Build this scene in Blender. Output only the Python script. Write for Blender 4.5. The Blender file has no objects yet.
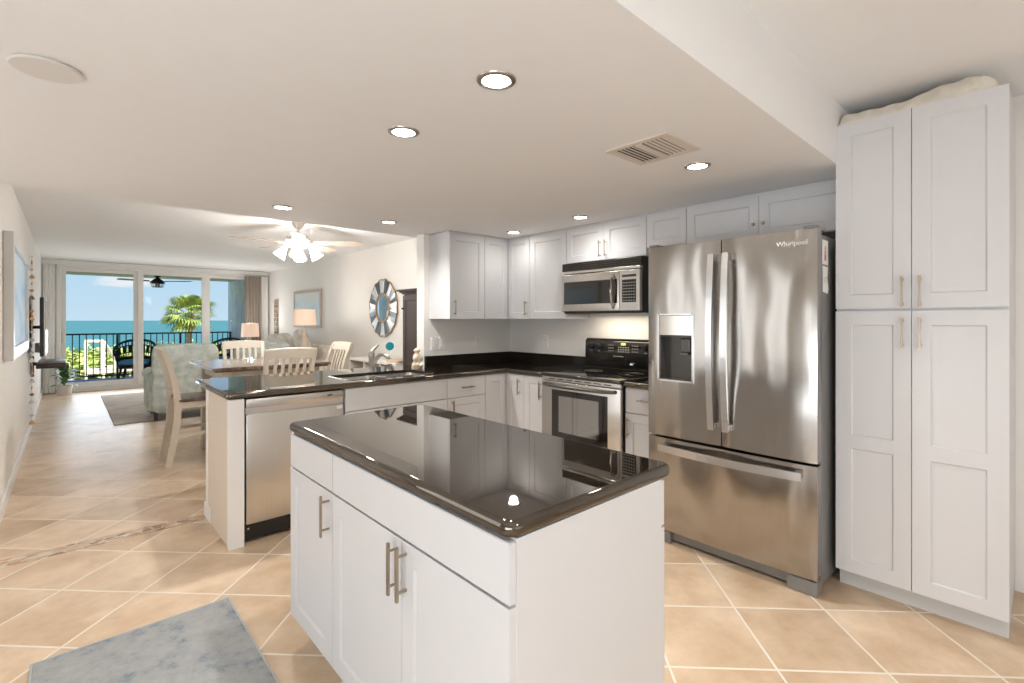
import bpy, bmesh, math, random
from math import sin, cos, pi, radians as R
from mathutils import Vector, Matrix, noise
random.seed(7)
SC = bpy.context.scene
COL = SC.collection

# ------------------------------------------------------------------ camera
cam_data = bpy.data.cameras.new('camera'); cam = bpy.data.objects.new('camera', cam_data); COL.objects.link(cam)
cam.location = (0, 0, 1.345); cam.rotation_euler = (pi/2, 0, -0.7401)
cam_data.sensor_width = 36; cam_data.lens = 488.2/1024*36; cam_data.shift_y = -21.8/1024
cam_data.clip_start = .02; cam_data.clip_end = 6000
SC.camera = cam

# ------------------------------------------------------------------ exposure
SC.view_settings.view_transform = 'Standard'; SC.view_settings.look = 'None'
SC.view_settings.gamma = 1; SC.view_settings.use_curve_mapping = False
SC.view_settings.exposure = 1.36
SC.cycles.max_bounces = 10; SC.cycles.diffuse_bounces = 6; SC.cycles.glossy_bounces = 6
SC.cycles.transparent_max_bounces = 12
SC.cycles.use_denoising = True
SC.cycles.caustics_reflective = False; SC.cycles.caustics_refractive = False
SC.cycles.sample_clamp_indirect = 6

# ------------------------------------------------------------------ sky
W = bpy.data.worlds.new('sky'); SC.world = W; W.use_nodes = True
nt = W.node_tree; N = nt.nodes; L = nt.links; N.clear()
out = N.new('ShaderNodeOutputWorld'); bg = N.new('ShaderNodeBackground'); bg.inputs[1].default_value = .375
L.new(bg.outputs[0], out.inputs[0])
tc = N.new('ShaderNodeTexCoord'); sx = N.new('ShaderNodeSeparateXYZ'); L.new(tc.outputs['Generated'], sx.inputs[0])
rp = N.new('ShaderNodeValToRGB'); L.new(sx.outputs[2], rp.inputs[0])
rp.color_ramp.elements[0].position = 0; rp.color_ramp.elements[0].color = (.62, .80, .93, 1)
rp.color_ramp.elements[1].position = .7; rp.color_ramp.elements[1].color = (.16, .36, .80, 1)
e = rp.color_ramp.elements.new(.10); e.color = (.50, .74, .95, 1)
mp = N.new('ShaderNodeMapping'); mp.inputs['Scale'].default_value = (9, 9, 26); L.new(tc.outputs['Generated'], mp.inputs[0])
nz = N.new('ShaderNodeTexNoise'); nz.inputs['Scale'].default_value = 1.0; nz.inputs['Detail'].default_value = 5
L.new(mp.outputs[0], nz.inputs['Vector'])
cr = N.new('ShaderNodeValToRGB'); cr.color_ramp.elements[0].position = .60; cr.color_ramp.elements[1].position = .72
L.new(nz.outputs[0], cr.inputs[0])
mx = N.new('ShaderNodeMixRGB'); mx.inputs[2].default_value = (.93, .94, .97, 1)
L.new(cr.outputs[0], mx.inputs[0]); L.new(rp.outputs[0], mx.inputs[1]); L.new(mx.outputs[0], bg.inputs[0])

# ------------------------------------------------------------------ sun and area lights
def light(name, kind, loc, rot, energy, color, **kw):
    d = bpy.data.lights.new(name, kind); d.energy = energy; d.color = color
    for k, v in kw.items(): setattr(d, k, v)
    o = bpy.data.objects.new(name, d); COL.objects.link(o); o.location = loc; o.rotation_euler = rot
    return o
WARM = (1.0, .97, .93); COOL = (.86, .93, 1.0)
light('sun', 'SUN', (0, 0, 20), (R(38), 0, R(12)), 3.6, (1, .95, .85), angle=R(.5))
# daylight entering by the sliding doors
light('door_daylight', 'AREA', (1.5, 12.1, .62), (R(-98), 0, 0), 15, (.88, .94, 1), shape='RECTANGLE', size=3.2, size_y=1.1)
# cool fill lamp added behind the camera, no known source there
light('rear_fill', 'AREA', (.9, -2.4, .9), (R(108), 0, 0), 4.5, (.84, .92, 1), shape='RECTANGLE', size=2.6, size_y=1.3)
# added fill lamp out of view on the left, brightens island and ceiling
light('side_fill', 'AREA', (-1.65, -.5, 1.0), (0, R(-108), 0), 36, (.86, .93, 1), shape='RECTANGLE', size=1.6, size_y=2.6)

light('left_fill', 'AREA', (-1.65, 3.2, 1.3), (0, R(-90), 0), 7, (.9, .95, 1), shape='RECTANGLE', size=2.0, size_y=1.5)  # added fill lamp farther along the left, lifts the peninsula end
# ------------------------------------------------------------------ materials
MATS = {}
def _mat(name):
    m = bpy.data.materials.new(name); m.use_nodes = True
    b = m.node_tree.nodes['Principled BSDF']; MATS[name] = m
    return m, m.node_tree.nodes, m.node_tree.links, b
def plain(name, col, rough=.5, metal=0, spec=.5, bump=0, bscale=60, emis=None, estr=0, coat=0, ior=None, var=0, vscale=8):
    if name in MATS: return MATS[name]
    m, n, l, b = _mat(name)
    b.inputs['Base Color'].default_value = (*col, 1); b.inputs['Roughness'].default_value = rough
    b.inputs['Metallic'].default_value = metal; b.inputs['Specular IOR Level'].default_value = spec
    b.inputs['Coat Weight'].default_value = coat
    if ior: b.inputs['IOR'].default_value = ior
    if emis: b.inputs['Emission Color'].default_value = (*emis, 1); b.inputs['Emission Strength'].default_value = estr
    t = n.new('ShaderNodeTexCoord')
    z = n.new('ShaderNodeTexNoise'); z.inputs['Scale'].default_value = bscale; z.inputs['Detail'].default_value = 4
    l.new(t.outputs['Object'], z.inputs['Vector'])
    if bump:
        bp = n.new('ShaderNodeBump'); bp.inputs['Strength'].default_value = bump; bp.inputs['Distance'].default_value = .004
        l.new(z.outputs[0], bp.inputs['Height']); l.new(bp.outputs[0], b.inputs['Normal'])
    z2 = n.new('ShaderNodeTexNoise'); z2.inputs['Scale'].default_value = vscale; l.new(t.outputs['Object'], z2.inputs['Vector'])
    mr = n.new('ShaderNodeMixRGB'); v = max(var, .015)
    mr.inputs[1].default_value = tuple(c*(1-v) for c in col)+(1,); mr.inputs[2].default_value = tuple(min(1, c*(1+v)) for c in col)+(1,)
    l.new(z2.outputs[0], mr.inputs[0]); l.new(mr.outputs[0], b.inputs['Base Color'])
    return m
def ramp2(name, c1, c2, scale=(1, 1, 1), nscale=5, rough=.6, lo=.35, hi=.65, detail=6, c3=None, bump=0, metal=0, spec=.5, coord='Object'):
    if name in MATS: return MATS[name]
    m, n, l, b = _mat(name)
    t = n.new('ShaderNodeTexCoord'); mp = n.new('ShaderNodeMapping'); mp.inputs['Scale'].default_value = scale
    l.new(t.outputs[coord], mp.inputs[0])
    z = n.new('ShaderNodeTexNoise'); z.inputs['Scale'].default_value = nscale; z.inputs['Detail'].default_value = detail
    l.new(mp.outputs[0], z.inputs['Vector'])
    r = n.new('ShaderNodeValToRGB'); r.color_ramp.elements[0].position = lo; r.color_ramp.elements[1].position = hi
    r.color_ramp.elements[0].color = (*c1, 1); r.color_ramp.elements[1].color = (*c2, 1)
    if c3:
        e = r.color_ramp.elements.new((lo+hi)/2); e.color = (*c3, 1)
    l.new(z.outputs[0], r.inputs[0]); l.new(r.outputs[0], b.inputs['Base Color'])
    b.inputs['Roughness'].default_value = rough; b.inputs['Metallic'].default_value = metal; b.inputs['Specular IOR Level'].default_value = spec
    if bump:
        bp = n.new('ShaderNodeBump'); bp.inputs['Strength'].default_value = bump; bp.inputs['Distance'].default_value = .01
        l.new(z.outputs[0], bp.inputs['Height']); l.new(bp.outputs[0], b.inputs['Normal'])
    return m
M_wall = plain('wall_paint', (.81, .79, .755), .7, spec=.25, bump=.12, bscale=90)
M_ceil = plain('ceiling_paint', (.83, .825, .82), .8, spec=.2, bump=.12, bscale=70)
M_trim = plain('trim_paint', (.80, .79, .77), .45)
M_cab = plain('cabinet_paint', (.64, .64, .65), .38, spec=.4)
M_kick = plain('toe_kick_paint', (.58, .58, .57), .5)
M_dark = plain('black_plastic', (.012, .011, .010), .35)
M_gap = plain('shadow_black', (.01, .009, .008), .6)
M_chrome = plain('chrome', (.72, .71, .69), .12, 1)
M_nickel = plain('brushed_nickel', (.42, .35, .27), .33, 1)
M_nickel2 = plain('satin_nickel', (.46, .43, .39), .28, 1)
M_steel = None
def steel(name, col, rough, wav, axis='z'):
    m, n, l, b = _mat(name)
    b.inputs['Metallic'].default_value = 1
    t = n.new('ShaderNodeTexCoord'); mp = n.new('ShaderNodeMapping')
    mp.inputs['Scale'].default_value = (1, 1, .004) if axis == 'z' else (1, .004, 1)
    l.new(t.outputs['Object'], mp.inputs[0])
    z = n.new('ShaderNodeTexNoise'); z.inputs['Scale'].default_value = 420; z.inputs['Detail'].default_value = 3
    l.new(mp.outputs[0], z.inputs['Vector'])
    r = n.new('ShaderNodeMixRGB'); r.inputs[1].default_value = tuple(c*.93 for c in col)+(1,); r.inputs[2].default_value = tuple(c*1.07 for c in col)+(1,)
    l.new(z.outputs[0], r.inputs[0]); l.new(r.outputs[0], b.inputs['Base Color'])
    b.inputs['Roughness'].default_value = rough
    tg = n.new('ShaderNodeTangent'); tg.direction_type = 'RADIAL'; tg.axis = 'Z'; l.new(tg.outputs[0], b.inputs['Tangent'])
    b.inputs['Anisotropic'].default_value = .5
    z2 = n.new('ShaderNodeTexNoise'); z2.inputs['Scale'].default_value = 3.2; z2.inputs['Detail'].default_value = .5
    mp2 = n.new('ShaderNodeMapping'); mp2.inputs['Scale'].default_value = (1, 1.6, .55)
    l.new(t.outputs['Object'], mp2.inputs[0]); l.new(mp2.outputs[0], z2.inputs['Vector'])
    bp = n.new('ShaderNodeBump'); bp.inputs['Strength'].default_value = 1; bp.inputs['Distance'].default_value = wav
    l.new(z2.outputs[0], bp.inputs['Height']); l.new(bp.outputs[0], b.inputs['Normal'])
    return m
M_steel = steel('brushed_stainless_steel', (.40, .375, .345), .19, .036)
M_steeld = steel('dishwasher_steel', (.66, .63, .58), .3, .006)
M_steel2 = steel('light_stainless_steel', (.64, .62, .59), .26, .002)
M_handle = plain('handle_steel', (.66, .66, .66), .25, 1)
M_sideg = plain('fridge_side_grey', (.24, .24, .235), .4, .3)
# polished dark brown-black stone
def stone():
    m, n, l, b = _mat('polished_dark_granite')
    t = n.new('ShaderNodeTexCoord'); v = n.new('ShaderNodeTexVoronoi'); v.inputs['Scale'].default_value = 260
    l.new(t.outputs['Object'], v.inputs['Vector'])
    r = n.new('ShaderNodeValToRGB'); r.color_ramp.elements[0].color = (.030, .022, .014, 1); r.color_ramp.elements[1].color = (.010, .007, .005, 1)
    r.color_ramp.elements[1].position = .5
    l.new(v.outputs['Distance'], r.inputs[0]); l.new(r.outputs[0], b.inputs['Base Color'])
    b.inputs['Roughness'].default_value = .02; b.inputs['IOR'].default_value = 2.1
    b.inputs['Specular Tint'].default_value = (1.0, .89, .75, 1)
    return m
M_stone = stone()
M_splash = plain('dark_granite_splash', (.016, .012, .009), .06, spec=.5, ior=1.6)
M_blackglass = plain('black_glass', (.008, .007, .006), .05, spec=.6, ior=1.7)
def tile():
    m, n, l, b = _mat('ceramic_floor_tile')
    t = n.new('ShaderNodeTexCoord'); s = n.new('ShaderNodeSeparateXYZ'); l.new(t.outputs['Object'], s.inputs[0])
    def mth(op, a, bb=None, c=None):
        k = n.new('ShaderNodeMath'); k.operation = op
        for i, q in enumerate((a, bb, c)):
            if q is None: continue
            if isinstance(q, (int, float)): k.inputs[i].default_value = q
            else: l.new(q, k.inputs[i])
        return k.outputs[0]
    q = 1/math.sqrt(2)
    e1 = mth('MULTIPLY', mth('ADD', s.outputs[0], s.outputs[1]), q)
    e2 = mth('MULTIPLY', mth('SUBTRACT', s.outputs[1], s.outputs[0]), q)
    a = mth('DIVIDE', mth('SUBTRACT', e1, .286), .408); bq = mth('DIVIDE', mth('SUBTRACT', e2, .298), .4105)
    fa = mth('FRACT', a); fb = mth('FRACT', bq)
    da = mth('MINIMUM', fa, mth('SUBTRACT', 1.0, fa)); db = mth('MINIMUM', fb, mth('SUBTRACT', 1.0, fb))
    d = mth('MINIMUM', da, db)
    g = n.new('ShaderNodeMapRange'); g.inputs[1].default_value = .0095; g.inputs[2].default_value = .015; l.new(d, g.inputs[0])
    cb = n.new('ShaderNodeCombineXYZ'); l.new(mth('FLOOR', a), cb.inputs[0]); l.new(mth('FLOOR', bq), cb.inputs[1])
    wn = n.new('ShaderNodeTexWhiteNoise'); wn.noise_dimensions = '3D'; l.new(cb.outputs[0], wn.inputs['Vector'])
    nz = n.new('ShaderNodeTexNoise'); nz.inputs['Scale'].default_value = 3.5; nz.inputs['Detail'].default_value = 6; nz.inputs['Roughness'].default_value = .62
    ad = n.new('ShaderNodeVectorMath'); ad.operation = 'MULTIPLY_ADD'; l.new(wn.outputs['Color'], ad.inputs[0]); ad.inputs[1].default_value = (7, 7, 7); l.new(t.outputs['Object'], ad.inputs[2])
    l.new(ad.outputs[0], nz.inputs['Vector'])
    r = n.new('ShaderNodeValToRGB'); r.color_ramp.elements[0].position = .3; r.color_ramp.elements[1].position = .72
    r.color_ramp.elements[0].color = (.50, .345, .215, 1); r.color_ramp.elements[1].color = (.76, .60, .44, 1)
    l.new(nz.outputs[0], r.inputs[0])
    hv = n.new('ShaderNodeHueSaturation'); l.new(r.outputs[0], hv.inputs['Color'])
    vv = n.new('ShaderNodeMapRange'); vv.inputs[3].default_value = .93; vv.inputs[4].default_value = 1.07; l.new(wn.outputs['Value'], vv.inputs[0]); l.new(vv.outputs[0], hv.inputs['Value'])
    mix = n.new('ShaderNodeMixRGB'); mix.inputs[1].default_value = (.79, .71, .60, 1); l.new(g.outputs[0], mix.inputs[0]); l.new(hv.outputs[0], mix.inputs[2])
    l.new(mix.outputs[0], b.inputs['Base Color'])
    rg = n.new('ShaderNodeMapRange'); rg.inputs[3].default_value = .7; rg.inputs[4].default_value = .31; l.new(g.outputs[0], rg.inputs[0]); l.new(rg.outputs[0], b.inputs['Roughness'])
    b.inputs['Specular IOR Level'].default_value = .35
    bp = n.new('ShaderNodeBump'); bp.inputs['Strength'].default_value = .6; bp.inputs['Distance'].default_value = .002; l.new(g.outputs[0], bp.inputs['Height']); l.new(bp.outputs[0], b.inputs['Normal'])
    return m
M_tile = tile()
def mosaic():
    m, n, l, b = _mat('pebble_mosaic')
    t = n.new('ShaderNodeTexCoord'); mp = n.new('ShaderNodeMapping'); mp.inputs['Scale'].default_value = (16, 34, 1); l.new(t.outputs['Object'], mp.inputs[0])
    v = n.new('ShaderNodeTexVoronoi'); v.inputs['Scale'].default_value = 1; l.new(mp.outputs[0], v.inputs['Vector'])
    s = n.new('ShaderNodeSeparateColor'); l.new(v.outputs['Color'], s.inputs[0])
    r = n.new('ShaderNodeValToRGB'); cs = [(0, (.26, .15, .08)), (.25, (.50, .36, .24)), (.5, (.66, .58, .48)), (.62, (.48, .26, .12)), (1, (.36, .31, .26))]
    r.color_ramp.elements[0].color = (*cs[0][1], 1); r.color_ramp.elements[1].color = (*cs[4][1], 1)
    for p, c in cs[1:4]:
        e = r.color_ramp.elements.new(p); e.color = (*c, 1)
    r.color_ramp.interpolation = 'CONSTANT'
    l.new(s.outputs[0], r.inputs[0])
    v2 = n.new('ShaderNodeTexVoronoi'); v2.feature = 'DISTANCE_TO_EDGE'; v2.inputs['Scale'].default_value = 1; l.new(mp.outputs[0], v2.inputs['Vector'])
    g = n.new('ShaderNodeMapRange'); g.inputs[1].default_value = .05; g.inputs[2].default_value = .1; l.new(v2.outputs[0], g.inputs[0])
    mix = n.new('ShaderNodeMixRGB'); mix.inputs[1].default_value = (.58, .48, .37, 1); l.new(g.outputs[0], mix.inputs[0]); l.new(r.outputs[0], mix.inputs[2])
    l.new(mix.outputs[0], b.inputs['Base Color']); b.inputs['Roughness'].default_value = .4
    return m
M_mosaic = mosaic()
def glass(name, tint=(1, 1, 1), refl=.07):
    m = bpy.data.materials.new(name); m.use_nodes = True; n = m.node_tree.nodes; l = m.node_tree.links; n.clear()
    o = n.new('ShaderNodeOutputMaterial'); mix = n.new('ShaderNodeMixShader'); tr = n.new('ShaderNodeBsdfTransparent'); gl = n.new('ShaderNodeBsdfGlossy')
    tr.inputs[0].default_value = (*tint, 1); gl.inputs['Roughness'].default_value = .01
    lw = n.new('ShaderNodeLayerWeight'); lw.inputs[0].default_value = .12
    mu = n.new('ShaderNodeMath'); mu.operation = 'MULTIPLY'; mu.inputs[1].default_value = refl*6; l.new(lw.outputs['Fresnel'], mu.inputs[0])
    l.new(mu.outputs[0], mix.inputs[0]); l.new(tr.outputs[0], mix.inputs[1]); l.new(gl.outputs[0], mix.inputs[2]); l.new(mix.outputs[0], o.inputs[0])
    MATS[name] = m; return m
M_glass = glass('window_glass', (.97, .985, .99), .05)
M_frost = plain('frosted_white_glass', (.95, .92, .86), .4, emis=(1, .93, .80), estr=1.5)
M_bulb = plain('lit_lamp_lens', (1, .97, .9), .4, emis=(1, .95, .86), estr=14)
M_shade = plain('lit_linen_shade', (.72, .55, .44), .8, emis=(1, .72, .54), estr=.16)
M_chairw = plain('cream_painted_wood', (.64, .575, .48), .5, var=.05, vscale=14)
M_darkwood = ramp2('dark_stained_wood', (.085, .055, .04), (.21, .145, .105), (1, 14, 14), 3, .28)
M_espresso = plain('espresso_wood', (.045, .03, .028), .35, var=.1)
M_teal = ramp2('sage_fabric', (.42, .50, .47), (.66, .72, .69), (1, 1, 1), 11, .9, bump=.4)
M_beige = ramp2('taupe_fabric', (.64, .59, .52), (.78, .73, .65), (1, 1, 1), 14, .9, bump=.3)
M_linen = ramp2('cream_linen', (.66, .61, .53), (.78, .73, .65), (1, 1, 1), 18, .9, bump=.3)
M_wicker = plain('dark_wicker', (.028, .02, .016), .6, bump=1, bscale=300, var=.3, vscale=80)
M_iron = plain('black_iron', (.015, .014, .013), .45)
M_bluecush = plain('blue_cushion', (.10, .30, .48), .8)
M_stucco = ramp2('blue_grey_stucco', (.55, .62, .76), (.74, .80, .92), (1, 1, 1), 3, .9, bump=.5)
M_curtain = plain('taupe_curtain', (.36, .31, .27), .9)
M_white = plain('white_plastic', (.83, .82, .80), .4)
M_mirror = plain('mirror_silver', (.82, .86, .88), .02, 1)
M_mirrorg = plain('smoked_mirror', (.17, .19, .21), .3, .9)
M_mirrorl = plain('pale_mirror', (.74, .75, .75), .35, .9)
M_brass = plain('aged_gold_wood', (.42, .25, .13), .4)
M_floorblue = ramp2('blue_balcony_floor', (.04, .13, .42), (.10, .25, .60), (1, 1, 1), 7, .5)

# ------------------------------------------------------------------ mesh helpers
def obj(name, bm, mat, parent=None, smooth=None, loc=None, flat_top=False):
    me = bpy.data.meshes.new(name); bmesh.ops.recalc_face_normals(bm, faces=bm.faces); bm.to_mesh(me); bm.free()
    if isinstance(mat, (list, tuple)):
        for q in mat: me.materials.append(q)
    else: me.materials.append(mat)
    if smooth is not None:
        for p in me.polygons: p.use_smooth = True
        if smooth > 0:
            try: me.set_sharp_from_angle(angle=R(smooth))
            except Exception: pass
        if flat_top:
            for p in me.polygons:
                if abs(p.normal.z) > .999: p.use_smooth = False
    o = bpy.data.objects.new(name, me); COL.objects.link(o)
    if parent: o.parent = parent
    if loc: o.location = loc
    return o
def thing(name, label, cat, loc=(0, 0, 0), rz=0, group=None):
    o = bpy.data.objects.new(name, None); COL.objects.link(o); o.empty_display_size = .1
    o.location = loc; o.rotation_euler = (0, 0, rz); tag(o, label, cat, group); return o
def tag(o, label, cat, group=None, kind=None):
    if label: o['label'] = label
    if cat: o['category'] = cat
    if group: o['group'] = group
    if kind: o['kind'] = kind
    return o
def struct(name, bm, m, parent=None, smooth=None):
    o = obj(name, bm, m, parent, smooth)
    if not parent: o['kind'] = 'structure'
    return o
def place(o, root):
    """keep world coordinates of a mesh built in world space when its root sits elsewhere"""
    return o
class B:
    """collects shapes; off = subtracted origin so meshes can be written in world coordinates"""
    def __init__(s, off=(0, 0, 0)): s.bm = bmesh.new(); s.o = Vector(off)
    def box(s, x0, x1, y0, y1, z0, z1, bev=0, seg=2, rot=None):
        r = bmesh.ops.create_cube(s.bm, size=1); vs = r['verts']
        bmesh.ops.scale(s.bm, vec=(abs(x1-x0), abs(y1-y0), abs(z1-z0)), verts=vs)
        c = Vector(((x0+x1)/2, (y0+y1)/2, (z0+z1)/2))
        if bev:
            es = list({e for v in vs for e in v.link_edges})
            rb = bmesh.ops.bevel(s.bm, geom=es, offset=bev, segments=seg, affect='EDGES', profile=.5)
            vs = list({v for f in rb['faces'] for v in f.verts} | {v for v in vs if v.is_valid})
        if rot: bmesh.ops.rotate(s.bm, cent=(0, 0, 0), matrix=rot, verts=vs)
        bmesh.ops.translate(s.bm, vec=c-s.o, verts=vs)
        return s
    def cyl(s, p, q, r0, r1=None, n=20, cap=True):
        p = Vector(p); q = Vector(q); r1 = r0 if r1 is None else r1
        d = q-p; h = d.length
        M = Matrix.Translation((p+q)/2-s.o) @ d.to_track_quat('Z', 'Y').to_matrix().to_4x4()
        bmesh.ops.create_cone(s.bm, cap_ends=cap, segments=n, radius1=r0, radius2=r1, depth=h, matrix=M)
        return s
    def ball(s, c, r, sc=(1, 1, 1), n=16):
        M = Matrix.Translation(Vector(c)-s.o) @ Matrix.Diagonal((*sc, 1))
        bmesh.ops.create_uvsphere(s.bm, u_segments=n, v_segments=max(6, n//2+2), radius=r, matrix=M); return s
    def tube(s, pts, r, n=8, close=False, flat=None):
        """sweep; r may be list; flat=(a,b) cross-section half sizes -> rectangular"""
        pts = [Vector(p)-s.o for p in pts]; k = len(pts); rings = []
        up = Vector((0, 0, 1))
        for i, p in enumerate(pts):
            a = pts[(i-1) % k] if (i > 0 or close) else p; b = pts[(i+1) % k] if (i < k-1 or close) else p
            t = (b-a).normalized()
            u = up if abs(t.dot(up)) < .95 else Vector((1, 0, 0))
            x = t.cross(u).normalized(); y = x.cross(t).normalized()
            rr = r[i] if isinstance(r, (list, tuple)) else r
            ring = []
            if flat:
                for sx_, sy_ in ((1, 1), (-1, 1), (-1, -1), (1, -1)): ring.append(s.bm.verts.new(p+x*flat[0]*sx_+y*flat[1]*sy_))
            else:
                for j in range(n): ring.append(s.bm.verts.new(p+x*rr*cos(2*pi*j/n)+y*rr*sin(2*pi*j/n)))
            rings.append(ring)
        m = len(rings[0])
        for i in range(k if close else k-1):
            A = rings[i]; C = rings[(i+1) % k]
            for j in range(m): s.bm.faces.new((A[j], A[(j+1) % m], C[(j+1) % m], C[j]))
        if not close: s.bm.faces.new(rings[0][::-1]); s.bm.faces.new(rings[-1])
        return s
    def sweep(s, pts, sec, axis):
        """sweep with rectangular section whose first half-size lies along the fixed direction `axis`"""
        pts = [Vector(p)-s.o for p in pts]; ax = Vector(axis).normalized(); rings = []; k = len(pts)
        for i, p in enumerate(pts):
            a = pts[max(i-1, 0)]; b = pts[min(i+1, k-1)]; t = (b-a).normalized(); y = t.cross(ax).normalized()
            w, h = sec[i] if isinstance(sec[0], (list, tuple)) else sec
            rings.append([s.bm.verts.new(p+ax*w*q+y*h*g) for q, g in ((1, 1), (-1, 1), (-1, -1), (1, -1))])
        for A, C in zip(rings, rings[1:]):
            for j in range(4): s.bm.faces.new((A[j], A[(j+1) % 4], C[(j+1) % 4], C[j]))
        s.bm.faces.new(rings[0][::-1]); s.bm.faces.new(rings[-1]); return s
    def lathe(s, c, prof, n=24, axis='z'):
        c = Vector(c)-s.o; rings = []
        for r, z in prof:
            ring = []
            for j in range(n):
                a = 2*pi*j/n
                v = (r*cos(a), r*sin(a), z) if axis == 'z' else ((z, r*cos(a), r*sin(a)) if axis == 'x' else (r*cos(a), z, r*sin(a)))
                ring.append(s.bm.verts.new(c+Vector(v)))
            rings.append(ring)
        for A, C in zip(rings, rings[1:]):
            for j in range(n): s.bm.faces.new((A[j], A[(j+1) % n], C[(j+1) % n], C[j]))
        if prof[0][0] > 1e-4: s.bm.faces.new(rings[0][::-1])
        if prof[-1][0] > 1e-4: s.bm.faces.new(rings[-1])
        bmesh.ops.remove_doubles(s.bm, verts=[v for g in rings for v in g], dist=1e-5)
        return s
    def soft(s, c, size, p=4, bulge=0, n=10, rot=None, noise_amp=0, seed=0):
        """cushion: a super-ellipsoid block"""
        tmp = bmesh.new(); bmesh.ops.create_cube(tmp, size=2); bmesh.ops.subdivide_edges(tmp, edges=tmp.edges[:], cuts=n, use_grid_fill=True)
        for v in tmp.verts:
            q = v.co; m = (abs(q.x)**p+abs(q.y)**p+abs(q.z)**p)**(1/p); w = q/m
            b_ = 1+bulge*(1-w.x*w.x)*(1-w.y*w.y)
            v.co = Vector((w.x*size[0]/2, w.y*size[1]/2, w.z*size[2]/2*b_))
            if noise_amp: v.co += Vector((1, 1, 1))*noise.noise(v.co*6+Vector((seed, seed, 0)))*noise_amp
        if rot: bmesh.ops.rotate(tmp, cent=(0, 0, 0), matrix=rot, verts=tmp.verts)
        bmesh.ops.translate(tmp, vec=Vector(c)-s.o, verts=tmp.verts)
        me = bpy.data.meshes.new('tmp'); tmp.to_mesh(me); tmp.free(); s.bm.from_mesh(me); bpy.data.meshes.remove(me); return s
    def prism(s, pts, z0, z1):
        lo = [s.bm.verts.new(Vector((x, y, z0))-s.o) for x, y in pts]; hi = [s.bm.verts.new(Vector((x, y, z1))-s.o) for x, y in pts]
        n = len(pts); s.bm.faces.new(lo[::-1]); s.bm.faces.new(hi)
        for j in range(n): s.bm.faces.new((lo[j], lo[(j+1) % n], hi[(j+1) % n], hi[j]))
        return s
    def obj(s, name, mat, parent=None, smooth=None): return obj(name, s.bm, mat, parent, smooth)
def rect_round(x0, x1, y0, y1, r, k=5, corners=(1, 1, 1, 1)):
    P = []
    for (cx, cy, a, on) in ((x0, y0, 180, corners[0]), (x1, y0, 270, corners[1]), (x1, y1, 0, corners[2]), (x0, y1, 90, corners[3])):
        if not on: P.append((cx, cy)); continue
        ox = cx+(r if cx == x0 else -r); oy = cy+(r if cy == y0 else -r)
        for i in range(k+1):
            t = R(a+90*i/k); P.append((ox+r*cos(t), oy+r*sin(t)))
    return P
def slab_bm(outline, holes, z0, z1, edge=.012, off=(0, 0, 0)):
    """worktop with cut-outs and an eased, half-round outer edge"""
    off = Vector(off)
    def inset(P, d):
        n = len(P); res = []
        for i in range(n):
            a = Vector(P[i-1]); b = Vector(P[i]); c = Vector(P[(i+1) % n])
            n1 = Vector((-(b-a).y, (b-a).x)).normalized(); n2 = Vector((-(c-b).y, (c-b).x)).normalized()
            m = (n1+n2); k = m.length_squared
            m = m*2/k if k > 1e-6 else n1
            res.append(tuple(b+m*d))
        return res
    bm = bmesh.new()
    h = z1-z0; prof = []
    K = 5
    for i in range(K+1): t = pi/2*i/K; prof.append((edge*(1-sin(t)), z0+edge*(1-cos(t))))
    for i in range(K+1): t = pi/2*i/K; prof.append((edge*(1-cos(t)), z1-edge*(1-sin(t))))
    rings = []
    for d, z in prof: rings.append([bm.verts.new(Vector((x, y, z))-off) for x, y in inset(outline, d)])
    n = len(outline)
    for A, C in zip(rings, rings[1:]):
        for j in range(n): bm.faces.new((A[j], A[(j+1) % n], C[(j+1) % n], C[j]))
    hr = []
    for H in holes:
        lo = [bm.verts.new(Vector((x, y, z0))-off) for x, y in H]; hi = [bm.verts.new(Vector((x, y, z1))-off) for x, y in H]
        m = len(H)
        for j in range(m): bm.faces.new((lo[j], lo[(j+1) % m], hi[(j+1) % m], hi[j]))
        hr.append((lo, hi))
    for k, ring in ((0, rings[0]), (1, rings[-1])):
        es = [bm.edges.get((ring[j], ring[(j+1) % n])) for j in range(n)]
        for lohi in hr:
            g = lohi[k]; es += [bm.edges.get((g[j], g[(j+1) % len(g)])) for j in range(len(g))]
        bmesh.ops.triangle_fill(bm, edges=es, use_beauty=True, use_dissolve=False)
    return bm
def text(body, size, M4, mat, parent, name='lettering', ext=.0006):
    cu = bpy.data.curves.new('txt', 'FONT'); cu.body = body; cu.size = size; cu.extrude = ext; cu.align_x = 'CENTER'; cu.align_y = 'CENTER'; cu.resolution_u = 2
    t = bpy.data.objects.new('t', cu); COL.objects.link(t)
    dg = bpy.context.evaluated_depsgraph_get(); me = bpy.data.meshes.new_from_object(t.evaluated_get(dg)); bpy.data.objects.remove(t)
    me.transform(M4); me.materials.append(mat); o = bpy.data.objects.new(name, me); COL.objects.link(o); o.parent = parent; return o

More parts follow.
